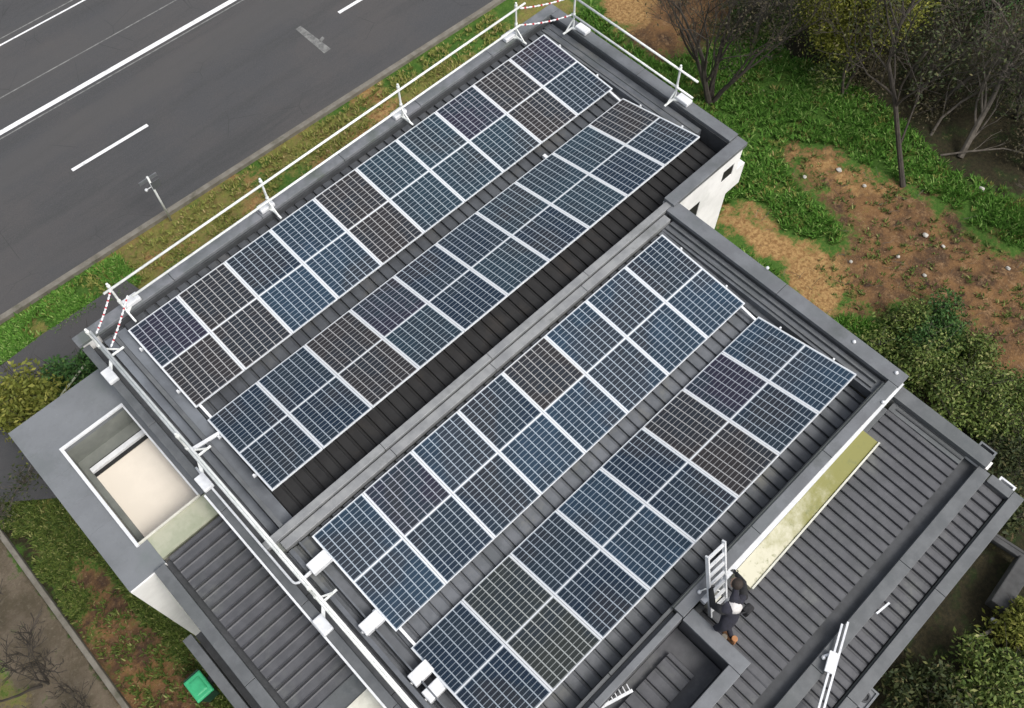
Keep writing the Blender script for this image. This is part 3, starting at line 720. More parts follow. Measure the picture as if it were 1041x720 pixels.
pts = [hip, hip.lerp(chest, .5), chest, neck, head, hl, kl, FL + Vector((0, 0, .05)), hr, kr, FRt + Vector((0, 0, .05)), sl, el, wl, sr, er, wr]
eds = [(0, 1), (1, 2), (2, 3), (3, 4), (0, 5), (5, 6), (6, 7), (0, 8), (8, 9), (9, 10), (2, 11), (11, 12), (12, 13), (2, 14), (14, 15), (15, 16)]
rad = [(.14, .11), (.13, .105), (.15, .11), .055, .06, .095, .062, .04, .095, .062, .04, .065, .045, .03, .065, .045, .03]
skinned('body', pts, eds, rad, MT['navy'], t, 2, 0)
# head with face
face = Vector((.15, .95, -.25)).normalized()
hc = head + Vector((0, 0, .05)) + face * .03
w = MB(); w.lathe(hc, [(.02, -.12), (.055, -.10), (.075, -.05), (.08, 0), (.078, .05), (.055, .09), (.02, .11)], 16); ho = w.build('head', MT['skin'], t, smooth=True)
rt = Vector((face.y, -face.x, 0)).normalized()
w = MB(); q = hc + face * .082; w.add([q + Vector((0, 0, .03)), q + rt * .016 + Vector((0, 0, -.02)), q - rt * .016 + Vector((0, 0, -.02)), q + face * .025 + Vector((0, 0, -.018))], [(0, 3, 1), (0, 2, 3), (1, 3, 2)]); w.build('nose', MT['skin'], ho)
for s in (-1, 1):
    w = MB(); w.lathe(hc + face * .072 + rt * (.032 * s) + Vector((0, 0, .008)), [(.006, -.006), (.011, 0), (.006, .006)], 8); w.build('eye', MT['hair'], ho)
    w = MB(); w.lathe(hc + rt * (.083 * s), [(.005, -.03), (.013, -.01), (.014, .012), (.005, .03)], 8); w.build('ear', MT['skin'], ho)
w = MB(); w.bar(hc + face * .078 + rt * .022 + Vector((0, 0, -.055)), hc + face * .078 - rt * .022 + Vector((0, 0, -.055)), .008, .008); w.build('mouth', MT['boot'], ho)
hq = hc - face * .03 + Vector((0, 0, .02))
w = MB(); w.lathe(hq, [(.03, -.11), (.075, -.08), (.092, -.02), (.094, .03), (.08, .08), (.05, .105), (.01, .115)], 18); w.build('hair', MT['hair'], t, smooth=True)
w = MB(); a_, b_ = spine.lerp(chest, .55), chest.lerp(neck, .55)
w.tube([a_, a_.lerp(b_, .4), a_.lerp(b_, .8), b_], [.135, .15, .12, .07], 14); w.build('shirt', MT['shirt'], t, smooth=True)
# hands with separate fingers
def hand(wr_, tip, nm):
    d = (tip - wr_).normalized(); s = d.cross(Vector((0, 0, 1))).normalized(); dnv = s.cross(d)
    P_ = [wr_, wr_ + d * .05, wr_ + d * .085]; E_ = [(0, 1), (1, 2)]; r_ = [.022, (.034, .018), (.036, .016)]
    for k, (o, L) in enumerate(((-.03, .07), (-.01, .08), (.011, .075), (.031, .058))):
        b = len(P_); base = wr_ + d * .085 + s * o
        P_ += [base, base + d * L * .5 - Vector((0, 0, .012)), base + d * L * .8 - Vector((0, 0, .04))]; E_ += [(2, b), (b, b + 1), (b + 1, b + 2)]; r_ += [.0095, .009, .0075]
    b = len(P_); base = wr_ + d * .03 + s * .035
    P_ += [base, base + d * .03 + s * .03 - Vector((0, 0, .02)), base + d * .06 + s * .03 - Vector((0, 0, .03))]; E_ += [(1, b), (b, b + 1), (b + 1, b + 2)]; r_ += [.012, .010, .008]
    skinned('hand', P_, E_, r_, MT['blackcloth'], t, 1, 0)
hand(wl, handl, 'l'); hand(wr, handr, 'r')
# sleeve/jacket (darker) over the right arm, boots
w = MB(); w.tube([sr, sr.lerp(er, .5), er, er.lerp(wr, .6), wr], [.075, .068, .058, .05, .042], 10); w.build('jacket_sleeve', MT['blackcloth'], t, smooth=True)
w = MB(); w.tube([sl, sl.lerp(el, .5), el, el.lerp(wl, .6), wl], [.075, .068, .058, .05, .042], 10); w.build('jacket_sleeve', MT['blackcloth'], t, smooth=True)
for F, m in ((FL, MT['concrete']), (FRt, MT['boot'])):
    w = MB(); z = FZ + .015
    bx = [(-.05, -.09), (.05, -.09), (.058, .05), (.04, .17), (-.03, .18), (-.055, .06)]
    vs = [(F.x + x, F.y + y, z) for x, y in bx] + [(F.x + x * .9, F.y + y * .95, z + (.13 if y < 0 else .09 if y < .1 else .05)) for x, y in bx]
    w.add(vs, [(5, 4, 3, 2, 1, 0), (6, 7, 8, 9, 10, 11)] + [(i, (i + 1) % 6, 6 + (i + 1) % 6, 6 + i) for i in range(6)])
    w.tube([(F.x, F.y - .03, z + .08), (F.x, F.y - .03, z + .21)], .055, 10); w.build('boot', m, t, bevel=.012)
tp = at(760, 620, .15)
t2 = thing('tool_bag', (tp.x, tp.y, tp.z - .12), 'small black tool bag hanging at the right hip of the worker', 'tool bag')
w = MB(); w.box(tp.x - .09, tp.x + .09, tp.y - .07, tp.y + .07, tp.z - .14, tp.z + .10); w.build('pouch', MT['blackcloth'], t2, bevel=.03)
w = MB(); w.tube([tp + Vector((-.08, 0, .08)), hip + Vector((.14, 0, .16))], .015, 6); w.build('strap', MT['blackcloth'], t2)

# =================================================================== GROUND
def inpoly(x, y, poly):
    c = False; j = len(poly) - 1
    for i in range(len(poly)):
        xi, yi = poly[i]; xj, yj = poly[j]
        if (yi > y) != (yj > y) and x < (xj - xi) * (y - yi) / (yj - yi) + xi: c = not c
        j = i
    return c
def pdist(x, y, poly):
    m = 1e9; j = len(poly) - 1
    for i in range(len(poly)):
        ax, ay = poly[j]; bx, by = poly[i]; dx, dy = bx - ax, by - ay
        t = max(0, min(1, ((x - ax) * dx + (y - ay) * dy) / (dx * dx + dy * dy + 1e-9)))
        m = min(m, math.hypot(x - ax - t * dx, y - ay - t * dy)); j = i
    return m
def pm(x, y, poly, soft=.5):
    d = pdist(x, y, poly)
    if d > 2 * soft + .1: return 1. if inpoly(x, y, poly) else 0.
    return max(0., min(1., .5 + (d if inpoly(x, y, poly) else -d) / (2 * soft)))
def px(*uv): return [(p.x, p.y) for p in (at(u, v) for u, v in uv)]
DIRT = px((806, 150), (850, 156), (880, 178), (918, 192), (955, 210), (990, 240), (1050, 268), (1110, 330), (1110, 440), (1041, 405), (1005, 385), (985, 335), (930, 305), (900, 322), (858, 316), (820, 270), (862, 252), (868, 238), (850, 212), (812, 185))
STRAW = px((730, 232), (752, 208), (775, 212), (790, 238), (850, 258), (862, 300), (840, 330), (795, 275))
STRAW2 = px((808, 150), (850, 158), (915, 192), (900, 205), (840, 190), (812, 175))
STRAW3 = px((605, -10), (660, -10), (662, 22), (625, 32))
SOIL2 = px((655, -20), (760, -20), (735, 40), (670, 60), (640, 40))
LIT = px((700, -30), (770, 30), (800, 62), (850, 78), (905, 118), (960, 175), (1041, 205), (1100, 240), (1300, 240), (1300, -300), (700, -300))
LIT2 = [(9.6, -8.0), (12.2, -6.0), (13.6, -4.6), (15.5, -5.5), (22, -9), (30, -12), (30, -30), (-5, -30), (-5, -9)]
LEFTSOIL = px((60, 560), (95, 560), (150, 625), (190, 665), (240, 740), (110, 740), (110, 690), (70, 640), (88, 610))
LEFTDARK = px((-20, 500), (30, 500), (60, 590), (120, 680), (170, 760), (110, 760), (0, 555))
def masks(x, y):
    d = {'dry': 0., 'litter': 0., 'dirt': 0., 'straw': 0., 'path': 0.}
    if y > 6 and x < 19 and y < 15:
        # road verge: yellow dry grass, greener at the left end and beside the roof corner
        n = noise.noise(Vector((x * .35, y * .5, 3.)))
        d['dry'] = max(0, min(1, .62 + n * 1.1 - (0.9 if x < 0.8 else 0)))
        d['straw'] = max(0, min(.6, .22 + noise.noise(Vector((x * .6, y * .8, 9.))) * 1.1)) if 1.2 < x < 12 else 0
    if 10 < x: 
        d['dirt'] = max(pm(x, y, DIRT, .9), pm(x, y, SOIL2, .8))
        d['straw'] = max(d['straw'], pm(x, y, STRAW, .8), .75 * pm(x, y, STRAW2, .8), pm(x, y, STRAW3), )
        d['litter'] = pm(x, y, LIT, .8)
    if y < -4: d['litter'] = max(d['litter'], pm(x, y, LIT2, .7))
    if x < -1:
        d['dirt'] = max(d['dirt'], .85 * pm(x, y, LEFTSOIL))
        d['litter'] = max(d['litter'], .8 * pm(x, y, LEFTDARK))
        if x < -5.35 and y < 11: d['path'] = .95 if not (x < -6.8 + noise.noise(Vector((y * .5, 0, 0))) and y < 7) else .35
        if x < -6.5 and y < 7: d['dry'] = .5
        if x > -5.2: d['dry'] = .45 + .5 * noise.noise(Vector((x * .8, y * .5, 2.)))
    if x < 1.6 and 6.6 < y < 12: pass
    return d
def lin(a, b, s):
    n = int(round((b - a) / s)); return [a + (b - a) * i / n for i in range(n + 1)]
xs = [-900, -400, -150, -60, -30] + lin(-14, 36, .25) + [42, 55, 80, 160, 400, 900]
ys = [-900, -400, -150, -60, -32] + lin(-20, 30, .25) + [36, 50, 80, 160, 400, 900]
gv = []; att = {k: [] for k in ('dry', 'litter', 'dirt', 'straw', 'path')}
for y in ys:
    for x in xs:
        inn = -14 <= x <= 36 and -20 <= y <= 30
        z = G
        if inn:
            z += .06 * noise.noise(Vector((x * .7, y * .7, 0))) + .03 * noise.noise(Vector((x * 2.3, y * 2.3, 5)))
            if y > 13 or (x < 1.8 and y > 6.0): z = G - .0 
            mk = masks(x, y)
        else: mk = {'dry': .3, 'litter': .7, 'dirt': 0, 'straw': 0, 'path': 0}
        if y > 13.3 - .033 * x: z = G - .05
        gv.append((x, y, z))
        for k in att: att[k].append(mk[k])
nx = len(xs)
gf = [(j * nx + i, j * nx + i + 1, (j + 1) * nx + i + 1, (j + 1) * nx + i) for j in range(len(ys) - 1) for i in range(nx - 1)]
me = bpy.data.meshes.new('ground'); me.from_pydata(gv, [], gf); me.materials.append(MT['ground'])
for k, v in att.items():
    a = me.attributes.new(k, 'FLOAT', 'POINT'); a.data.foreach_set('value', v)
me.polygons.foreach_set('use_smooth', [True] * len(gf))
go = bpy.data.objects.new('ground', me); col.objects.link(go); go['kind'] = 'structure'

# road (its axis is turned a little against the building)
SL = -.031
def rdsheet(name, y0, y1, x0, x1, z, mat, kind='structure', thick=None):
    w = MB(); q = lambda x, y: (x, y + SL * x)
    if thick: w.prism([q(x0, y0), q(x1, y0), q(x1, y1), q(x0, y1)], z - thick, z)
    else: w.add([(*q(x0, y0), z), (*q(x1, y0), z), (*q(x1, y1), z), (*q(x0, y1), z)], [(0, 1, 2, 3)])
    o = w.build(name, mat)
    if kind: o['kind'] = kind
    return o
rdsheet('road', 14.02, 26.2, -90, 120, G + .004, MT['asphalt'])
rdsheet('kerb', 13.82, 14.00, -90, 120, G + .09, MT['concrete'], thick=.25)
rdsheet('kerb', 26.2, 26.5, -90, 120, G + .12, MT['concrete'], thick=.25)
rdsheet('pavement', 26.5, 60, -90, 120, G + .08, MT['concretedark'], thick=.2)
zp = G + .009
def mark(y, wd, x0, x1, lb, worn=False, name='lane_line', group='painted lines on the road'):
    o = rdsheet(name, y - wd / 2, y + wd / 2, x0, x1, zp, MT['paintworn' if worn else 'paint'], None)
    tag(o, lb, 'road marking', group); return o
def yat(u, v): p = at(u, v, zp); return p.y - SL * p.x, p.x
y_, x_ = yat(111, 150.5)
mark(y_, .13, yat(73, 173)[1], yat(150, 127)[1], 'white dashed lane mark in the middle of the near carriageway')
y2, x2 = yat(356, 6)
mark(y_ + (y2 - y_) * 1.0, .13, yat(343, 12)[1], yat(343, 12)[1] + 2.76, 'white dashed lane mark at the top edge of the picture, left of the roof corner')
mark(yat(118, 68)[0], .19, -60, 90, 'thick continuous white line along the middle of the road')
mark(yat(118, 73.5)[0] - .02, .05, -60, 90, 'thin faint line close beside the thick white line', True)
mark(yat(95, 47)[0], .05, -60, 90, 'thin pale line between the thick white line and the far double line', True)
mark(yat(45, 22)[0], .07, -60, 90, 'nearer line of the thin double line on the far side of the road')
mark(yat(45, 15.5)[0], .05, -60, 90, 'farther line of the thin double line on the far side of the road', True)
w = MB(); a, b = at(303, 28, zp), at(333, 52, zp)
d = (b - a).normalized(); s = Vector((-d.y, d.x, 0)); m_ = a.lerp(b, .62)
w.add([a + s * .11, a - s * .11, b - s * .15, b + s * .15], [(0, 1, 2, 3)])
w.add([m_ + s * .11, m_ + s * .32 - d * .06, m_ + s * .32 + d * .06, m_ + s * .11 + d * .14], [(0, 1, 2, 3)])
tag(w.build('arrow_marking', MT['paintworn']), 'worn grey turning arrow painted on the asphalt', 'road marking')

# driveway beside the annexe
w = MB(); q = [at(*p_) for p_ in ((-60, 424), (0, 376), (45, 342), (100, 306), (128, 286))]
pts = [(p_.x, p_.y) for p_ in q] + [(2.4, 6.4), (-.9, 6.4), (-3.2, 7.6), (-4.9, 9.0), (-9, 10)]
w.add([(x, y, G + .12) for x, y in pts], [tuple(range(len(pts)))[::-1]])
o = w.build('driveway', MT['asphalt']); o['kind'] = 'structure'
# concrete edging wall left
w = MB(); w.box(-5.33, -5.20, -12, 11, G - .1, G + .22)
tag(w.build('retaining_wall', MT['concrete'], bevel=.02), 'low pale concrete edging wall running down the left side', 'wall')

# sign pole
pb = at(174, 224)
t = thing('street_sign', pb, 'thin grey sign post with small plates on the road verge', 'street sign')
w = MB(); w.tube([pb, pb + Vector((0, 0, 2.05))], .032, 10); w.build('pole', MT['rail'], t, smooth=True)
top = pb + Vector((0, 0, 1.95))
w = MB(); w.box(top.x - .30, top.x + .28, top.y - .012, top.y + .012, top.z - .06, top.z + .07); w.build('name_plate', MT['cap_road'], t)
w = MB(); w.box(top.x - .02, top.x + .26, top.y - .05, top.y - .035, top.z - .42, top.z - .14); w.build('sign_plate', MT['cap_low'], t)
w = MB(); q = top + Vector((-.20, 0, -.32)); w.lathe(q, [(.01, -.05), (.045, -.03), (.05, 0), (.045, .03), (.01, .05)], 12); w.bar(q, (top.x, top.y, q.z), .02, .02); w.build('lamp_globe', MT['white'], t, smooth=True)

# wheelie bin
bt = at(201, 697, -6.0)
t = thing('wheelie_bin', (bt.x, bt.y, G), 'wheelie bin with a bright green lid on the grass by the lower left wall', 'bin')
def fr(cx0, cy0, w0, d0, z0, w1, d1, z1):
    vs = [(cx0 + sx * w0, cy0 + sy * d0, z0) for sx, sy in ((-1, -1), (1, -1), (1, 1), (-1, 1))] + [(cx0 + sx * w1, cy0 + sy * d1, z1) for sx, sy in ((-1, -1), (1, -1), (1, 1), (-1, 1))]
    return vs, [(3, 2, 1, 0), (4, 5, 6, 7), (0, 1, 5, 4), (1, 2, 6, 5), (2, 3, 7, 6), (3, 0, 4, 7)]
w = MB(); w.add(*fr(bt.x, bt.y, .15, .19, G + .06, .20, .27, -6.06)); w.build('body', MT['bin'], t, bevel=.02)
w = MB(); w.add(*fr(bt.x, bt.y - .02, .225, .305, -6.058, .205, .275, -5.99)); w.add(*fr(bt.x, bt.y - .02, .15, .2, -5.99, .11, .16, -5.965)); w.build('lid', MT['binlid'], t, bevel=.03)
w = MB(); w.tube([(bt.x - .2, bt.y + .31, -6.08), (bt.x + .2, bt.y + .31, -6.08)], .018, 8); w.build('handle', MT['bin'], t)
for s in (-1, 1):
    w = MB(); w.tube([(bt.x + .15 * s, bt.y + .2, G + .1), (bt.x + .21 * s, bt.y + .2, G + .1)], .1, 16); w.build('wheel', MT['black'], t)

# stones
STN = [(818, 180, 'near the left edge of the bare soil'), (853, 173, 'near the top of the bare soil'), (879, 189, 'just left of the slender tree'), (941, 239, 'on the upper slope of dark soil'),
       (913, 261, 'left of centre on the dark soil'), (940, 280, 'lowest on the dark soil'), (959, 250.5, 'small one right of the upper slope stone'), (1025, 273, 'far right on the soil'), (919, 320, 'beside the lower grass tuft'),
       (865, 266, 'small one between straw and soil'), (998, 192, 'in the grass under the dark trees')]
for i, (u, v, lb) in enumerate(STN):
    p = at(u, v, G + .05); r = random.uniform(.05, .08) * (.7 if 'small' in lb else 1)
    w = MB(); n = 9; rings = []
    for rr, zz in ((.5, -.5), (1, -.15), (.9, .35), (.45, .65)):
        rings.append([(p.x + r * rr * math.cos(k * 2 * math.pi / n) * random.uniform(.8, 1.2), p.y + r * rr * 1.2 * math.sin(k * 2 * math.pi / n) * random.uniform(.8, 1.2), p.z + r * zz) for k in range(n)])
    vs = [q for rg in rings for q in rg]
    fs = [(a * n + k, a * n + (k + 1) % n, (a + 1) * n + (k + 1) % n, (a + 1) * n + k) for a in range(3) for k in range(n)] + [tuple(3 * n + k for k in range(n)), tuple(range(n))[::-1]]
    w.add(vs, fs); tag(w.build('stone', MT['stone']), 'pale stone ' + lb, 'stone', 'pale stones on the bare soil')

rs_ = random.Random(77)
w = MB()
for k in range(260):
    x, y = rs_.uniform(14, 26), rs_.uniform(-8.5, 2.5)
    m_ = masks(x, y)
    if max(m_['dirt'], m_['straw']) < .4: continue
    a = rs_.uniform(0, 6.28); L = rs_.uniform(.12, .5); p = Vector((x, y, G + .07)); q = p + Vector((math.cos(a) * L, math.sin(a) * L, rs_.uniform(0, .05)))
    w.tube([p, p.lerp(q, .5) + Vector((rs_.gauss(0, .03), rs_.gauss(0, .03), .02)), q], .008, 3, .004, mi=k % 2)
tag(w.build('litter', [MT['bark'], MT['barkpale']]), 'dead twigs and straw strewn over the bare soil', 'litter', kind='stuff')
# yard bits bottom right
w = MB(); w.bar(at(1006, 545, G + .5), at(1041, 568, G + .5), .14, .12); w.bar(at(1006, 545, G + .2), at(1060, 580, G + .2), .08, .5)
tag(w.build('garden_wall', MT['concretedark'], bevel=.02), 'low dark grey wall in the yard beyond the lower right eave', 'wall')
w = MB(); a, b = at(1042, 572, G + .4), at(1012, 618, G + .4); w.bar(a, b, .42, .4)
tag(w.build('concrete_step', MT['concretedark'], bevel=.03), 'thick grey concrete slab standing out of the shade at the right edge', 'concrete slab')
w = MB(); w.bar(at(984, 654, G + .2), at(1008, 641, G + .2), .08, .1)
tag(w.build('timber_post', MT['concrete']), 'short pale timber lying in the shaded yard below the slab', 'timber')
w = MB(); p = at(1010, 631, G + .25); w.box(p.x - .05, p.x + .05, p.y - .07, p.y + .07, p.z - .05, p.z + .05)
tag(w.build('white_bucket', MT['white'], bevel=.02), 'tiny white block beside the grey slab in the dark yard', 'block')

# =================================================================== VEGETATION
def grow(mb, p, d, L, r, lev, tips, rnd, bend=.25, kids=3, minr=.004, spread=.7, upb=.12):
    n = 4 if lev > 1 else 3; pts = [p.copy()]; q = p.copy(); dd = d.copy()
    for i in range(n):
        dd = (dd + Vector((rnd.gauss(0, bend), rnd.gauss(0, bend), rnd.gauss(0, bend) + upb)) * .5).normalized(); q = q + dd * (L / n); pts.append(q.copy())
    r1 = max(minr, r * .55)
    mb.tube(pts, r, 6 if lev > 2 else (4 if lev > 1 else 3), r1)
    if lev == 0: tips.append((pts[-1], dd)); tips.append((pts[-2], dd)); return
    k = kids + (1 if rnd.random() < .4 else 0)
    for j in range(k):
        f = rnd.uniform(.35, 1.) if j else 1.
        idx = f * n; a = int(min(n - 1, idx)); b0 = pts[a].lerp(pts[a + 1], idx - a)
        ax = Vector((rnd.gauss(0, 1), rnd.gauss(0, 1), rnd.gauss(0, .5))).normalized()
        nd = (dd + ax * spread * rnd.uniform(.5, 1.2)).normalized()
        grow(mb, b0, nd, L * rnd.uniform(.5, .8), max(minr, r1 * rnd.uniform(.6, .95)), lev - 1, tips, rnd, bend, kids, minr, spread, upb)
def leaf(mb, p, s, rnd, elong=1.8):
    a = Vector((rnd.gauss(0, 1), rnd.gauss(0, 1), rnd.gauss(0, .6))).normalized(); b = a.cross(Vector((rnd.gauss(0, 1), rnd.gauss(0, 1), rnd.gauss(0, 1)))).normalized()
    l = s * rnd.uniform(.6, 1.3)
    mb.add([p - a * l * elong / 2, p + b * l * .4, p + a * l * elong / 2, p - b * l * .4], [(0, 1, 2, 3)])
def tree(name, base, label, cat, group, h, r, lev=4, kids=3, lean=(0, 0), leaves=None, lsize=.09, nl=3, seed=1, bark='bark', stems=1, spread=.7, puff=.3, path=None, trunk_frac=.35, minr=.006):
    rnd = random.Random(seed); t = thing(name, base, label, cat, group); base = Vector(base)
    tips = []; w = MB()
    if path:
        pts = [Vector(q) for q in path]; w.tube(pts, r, 8, r * .45)
        for i in range(1, len(pts)):
            for k in range(kids):
                b0 = pts[i - 1].lerp(pts[i], rnd.random()); dd = (pts[i] - pts[i - 1]).normalized()
                nd = (dd + Vector((rnd.gauss(0, 1), rnd.gauss(0, 1), rnd.gauss(0, .4))).normalized() * spread).normalized()
                if i > 1 or rnd.random() < .3: grow(w, b0, nd, h * .28, r * .4, lev - 1, tips, rnd, spread=spread, kids=kids, minr=minr)
    else:
        for s in range(stems):
            a = s * 2.4 + rnd.random(); o = Vector((math.cos(a), math.sin(a), 0)) * (.08 * (stems > 1))
            d = Vector((lean[0] + math.cos(a) * .35 * (stems > 1), lean[1] + math.sin(a) * .35 * (stems > 1), 1)).normalized()
            grow(w, base + o, d, h * trunk_frac * rnd.uniform(.85, 1.15), r * (1 if stems == 1 else rnd.uniform(.5, 1)), lev, tips, rnd, spread=spread, kids=kids, minr=minr)
    tr = w.build('trunk', MT[bark], t)
    if leaves:
        f = MB()
        for p, d in tips:
            for k in range(nl):
                leaf(f, p + Vector((rnd.gauss(0, puff), rnd.gauss(0, puff), rnd.gauss(0, puff * .8))), lsize, rnd)
        f.build('crown', MT[leaves], t)
    return t
def bush(base, label, rx_, ry_, h, leaves, n, lsize, seed, group=None, cat='bush', name='bush', lobes=7):
    rnd = random.Random(seed); base = Vector(base); t = thing(name, base, label, cat, group)
    w = MB(); lob = []
    for i in range(lobes):
        a = rnd.uniform(0, 6.28); q = math.sqrt(rnd.random()) * .75
        c = base + Vector((math.cos(a) * rx_ * q, math.sin(a) * ry_ * q, h * rnd.uniform(.35, .8)))
        lob.append((c, rnd.uniform(.28, .5)))
        w.tube([base + Vector((math.cos(a) * .08, math.sin(a) * .08, -.02)), base.lerp(c, .5) + Vector((rnd.gauss(0, .05), rnd.gauss(0, .05), 0)), c], .03, 5, .008)
        for k in range(5):
            e = c + Vector((rnd.gauss(0, rx_ * .3), rnd.gauss(0, ry_ * .3), abs(rnd.gauss(0, h * .25)))); w.tube([c, c.lerp(e, .5) + Vector((0, 0, .03)), e], .01, 3, .004)
    w.build('stems', MT['bark'], t)
    f = MB()
    for i in range(n):
        c, rr = lob[i % lobes] if rnd.random() < .85 else (base + Vector((rnd.uniform(-.8, .8) * rx_, rnd.uniform(-.8, .8) * ry_, h * .3)), .3)
        v = Vector((rnd.gauss(0, 1), rnd.gauss(0, 1), rnd.gauss(0, 1))).normalized() * (rnd.random() ** .4)
        p = c + Vector((v.x * rx_ * rr * 1.2, v.y * ry_ * rr * 1.2, v.z * h * rr * .9))
        if p.z < base.z + .03: p.z = base.z + rnd.uniform(.03, .3)
        leaf(f, p, lsize, rnd)
    f.build('foliage', MT[leaves], t)
    return t

# named trees of the photograph
tree('bare_tree', at(722, 104), 'dark multi stemmed bare tree just beyond the right end of the road side roof', 'tree', None, 5.2, .11, 4, 3, (.05, .12), 'leaf_brown', .05, 2, 11, 'bark', 4, .55, .25, trunk_frac=.42)
tree('slender_tree', at(918, 190), 'slender dark trunked tree standing at the top edge of the bare soil', 'tree', None, 6.0, .09, 4, 3, leaves='leaf_dark', lsize=.07, nl=2, seed=5, puff=.35,
     path=[at(918, 190), at(914, 150, -6.1), at(910, 105, -5.0), at(903, 65, -3.9), at(915, 25, -2.8), at(935, -10, -2.0)])
tree('leaning_tree', at(976, 160), 'pale leaning bare tree with crooked limbs near the right edge', 'tree', None, 5.5, .10, 4, 3, leaves=None, seed=8, bark='barkpale', spread=.8,
     path=[at(976, 160), at(992, 130, -6.3), at(1010, 98, -5.6), at(1026, 60, -4.7), at(1045, 30, -3.8)])
tree('fallen_branch', at(946, 138), 'pale crooked bare bough arching low left of the leaning tree', 'tree', None, 3.5, .05, 3, 2, leaves=None, seed=9, bark='barkpale', spread=.7,
     path=[at(946, 138), at(957, 120, -6.6), at(978, 103, -6.2), at(1002, 90, -5.6), at(1030, 80, -5.0)])
tree('fallen_branch', at(956, 158), 'thin pale bough lying almost level at the foot of the leaning tree', 'tree', None, 2.5, .035, 2, 2, leaves=None, seed=10, bark='barkpale', spread=.6,
     path=[at(956, 158), at(985, 154, -6.7), at(1020, 151, -6.5), at(1060, 160, -6.3)])
tree('yellow_tree', at(836, 52), 'yellow green leafy tree at the top edge between the darker trees', 'tree', None, 4.6, .10, 4, 4, (.0, .0), 'leaf_yellow', .06, 20, 21, 'bark', 3, .75, .32, trunk_frac=.40)
# the wood behind
kinds = [('dark leafy', 'leaf_dark', 3), ('twiggy brown', 'leaf_brown', 1), ('sparse olive', 'leaf_brown', 1), ('deep green', 'leaf_deep', 5)]
WD = [(765, 45, 2, 'behind the multi stemmed bare tree'), (858, 95, 2, 'left of the slender tree at the edge of the grass'), (880, 50, 1, 'between the yellow tree and the slender tree'),
      (925, 80, 0, 'right behind the slender tree'), (905, 20, 1, 'at the top edge above the slender tree'), (965, 60, 0, 'left of the leaning tree'), (960, 105, 1, 'beside the low crooked bough'),
      (1000, 40, 3, 'at the top right above the leaning tree'), (1035, 120, 0, 'behind the leaning tree at the right edge'), (1045, 175, 1, 'low at the right edge under the wood'),
      (1090, 90, 0, 'beyond the right edge of the frame'), (1000, -30, 3, 'in the top right corner'), (850, -20, 2, 'above the yellow tree'), (940, -30, 0, 'at the very top, right of centre'),
      (715, -10, 1, 'at the top edge above the roof corner'), (780, 0, 1, 'at the top edge left of the yellow tree'), (1050, 0, 0, 'behind the top right corner'), (1060, 235, 1, 'at the right edge below the wood')]
for i, (u, v, k, where) in enumerate(WD):
    kn, lf, nl = kinds[k]
    tree('wood_tree', at(u, v), '%s tree %s' % (kn, where), 'tree', 'trees of the dark wood behind the grass', 4.2 + (i * 37 % 17) / 10., .09, 4, 4 if lf is None else 3, (random.uniform(-.15, .15), random.uniform(-.15, .15)), lf, .055, nl if lf else 0, 40 + i, 'barkgrey' if i % 3 else 'barkpale', 1 + i % 3, .75, .4, trunk_frac=.36, minr=.009)
UG = [(845, 75, 1.1, 'leaf_mid'), (880, 82, 1.1, 'leaf_brown'), (945, 112, 1.0, 'leaf_brown'), (960, 80, 1.5, 'leaf_dark'), (1020, 90, 1.6, 'leaf_dark'), (1040, 150, 1.0, 'leaf_brown'),
      (900, 50, 1.4, 'leaf_dark'), (860, 30, 1.3, 'leaf_mid'), (740, 30, 1.0, 'leaf_dark'), (1000, 10, 1.8, 'leaf_deep'), (940, 15, 1.6, 'leaf_dark'), (790, 30, 1.1, 'leaf_mid')]
UL = ['at the yellow tree foot', 'behind the bank left of the slender tree', 'just right of the slender tree', 'left behind the leaning tree', 'under the leaning tree crown', 'at the right edge beside the leaning tree foot',
      'between the yellow and slender trees', 'right under the yellow tree', 'behind the multi stemmed bare tree', 'in the top right corner', 'at the top edge right of centre', 'left of the yellow tree']
for i, ((u, v, s, lf), wl_) in enumerate(zip(UG, UL)):
    bush(at(u, v), 'dark undergrowth shrub ' + wl_, s * 1.2, s, s * .9, lf, 1700, .055, 100 + i, 'shrubs under the wood')
# bushes by the right side of the building
HB = [(908, 345, 1.0, .8, 'leaf_mid', 'against the right wall just below the bare soil'), (945, 340, 1.1, .9, 'leaf_deep', 'at the lower edge of the bare soil beside the lowest stone'), (938, 385, 1.1, 1.2, 'leaf_mid', 'beside the lower corner of the south roof'),
      (985, 385, 1.1, 1.0, 'leaf_mid', 'right of the hedge, by the reddish soil'), (975, 425, 1.2, 1.3, 'leaf_mid', 'beside the right edge of the lower ribbed roof'), (1022, 432, 1.2, 1.1, 'leaf_mid', 'at the right edge level with the lower roof corner'),
      (1030, 480, 1.2, 1.3, 'leaf_dark', 'at the right edge behind the white rainwater head')]
for i, (u, v, s, h, lf, lb) in enumerate(HB):
    bush(at(u, v), 'leafy green bush ' + lb, s, s * .9, h, lf, 4200, .06, 200 + i, 'bushes along the right side of the building', lobes=9)
BB = [(985, 690, 1.0, 1.2, 'leaf_mid', 'with pale flowers at the bottom right'), (930, 712, .9, 1.0, 'leaf_dark', 'tucked beside the bottom eave'), (1032, 650, .9, 1.2, 'leaf_bush', 'at the right edge below the grey slab'), (1040, 710, .9, 1.2, 'leaf_dark', 'in the bottom right corner'), (1000, 520, .8, .8, 'leaf_dark', 'dark and low beside the yard wall')]
for i, (u, v, s, h, lf, lb) in enumerate(BB):
    bush(at(u, v), 'garden bush ' + lb, s, s, h, lf, 3000, .075, 230 + i, 'bushes in the yard at the lower right')
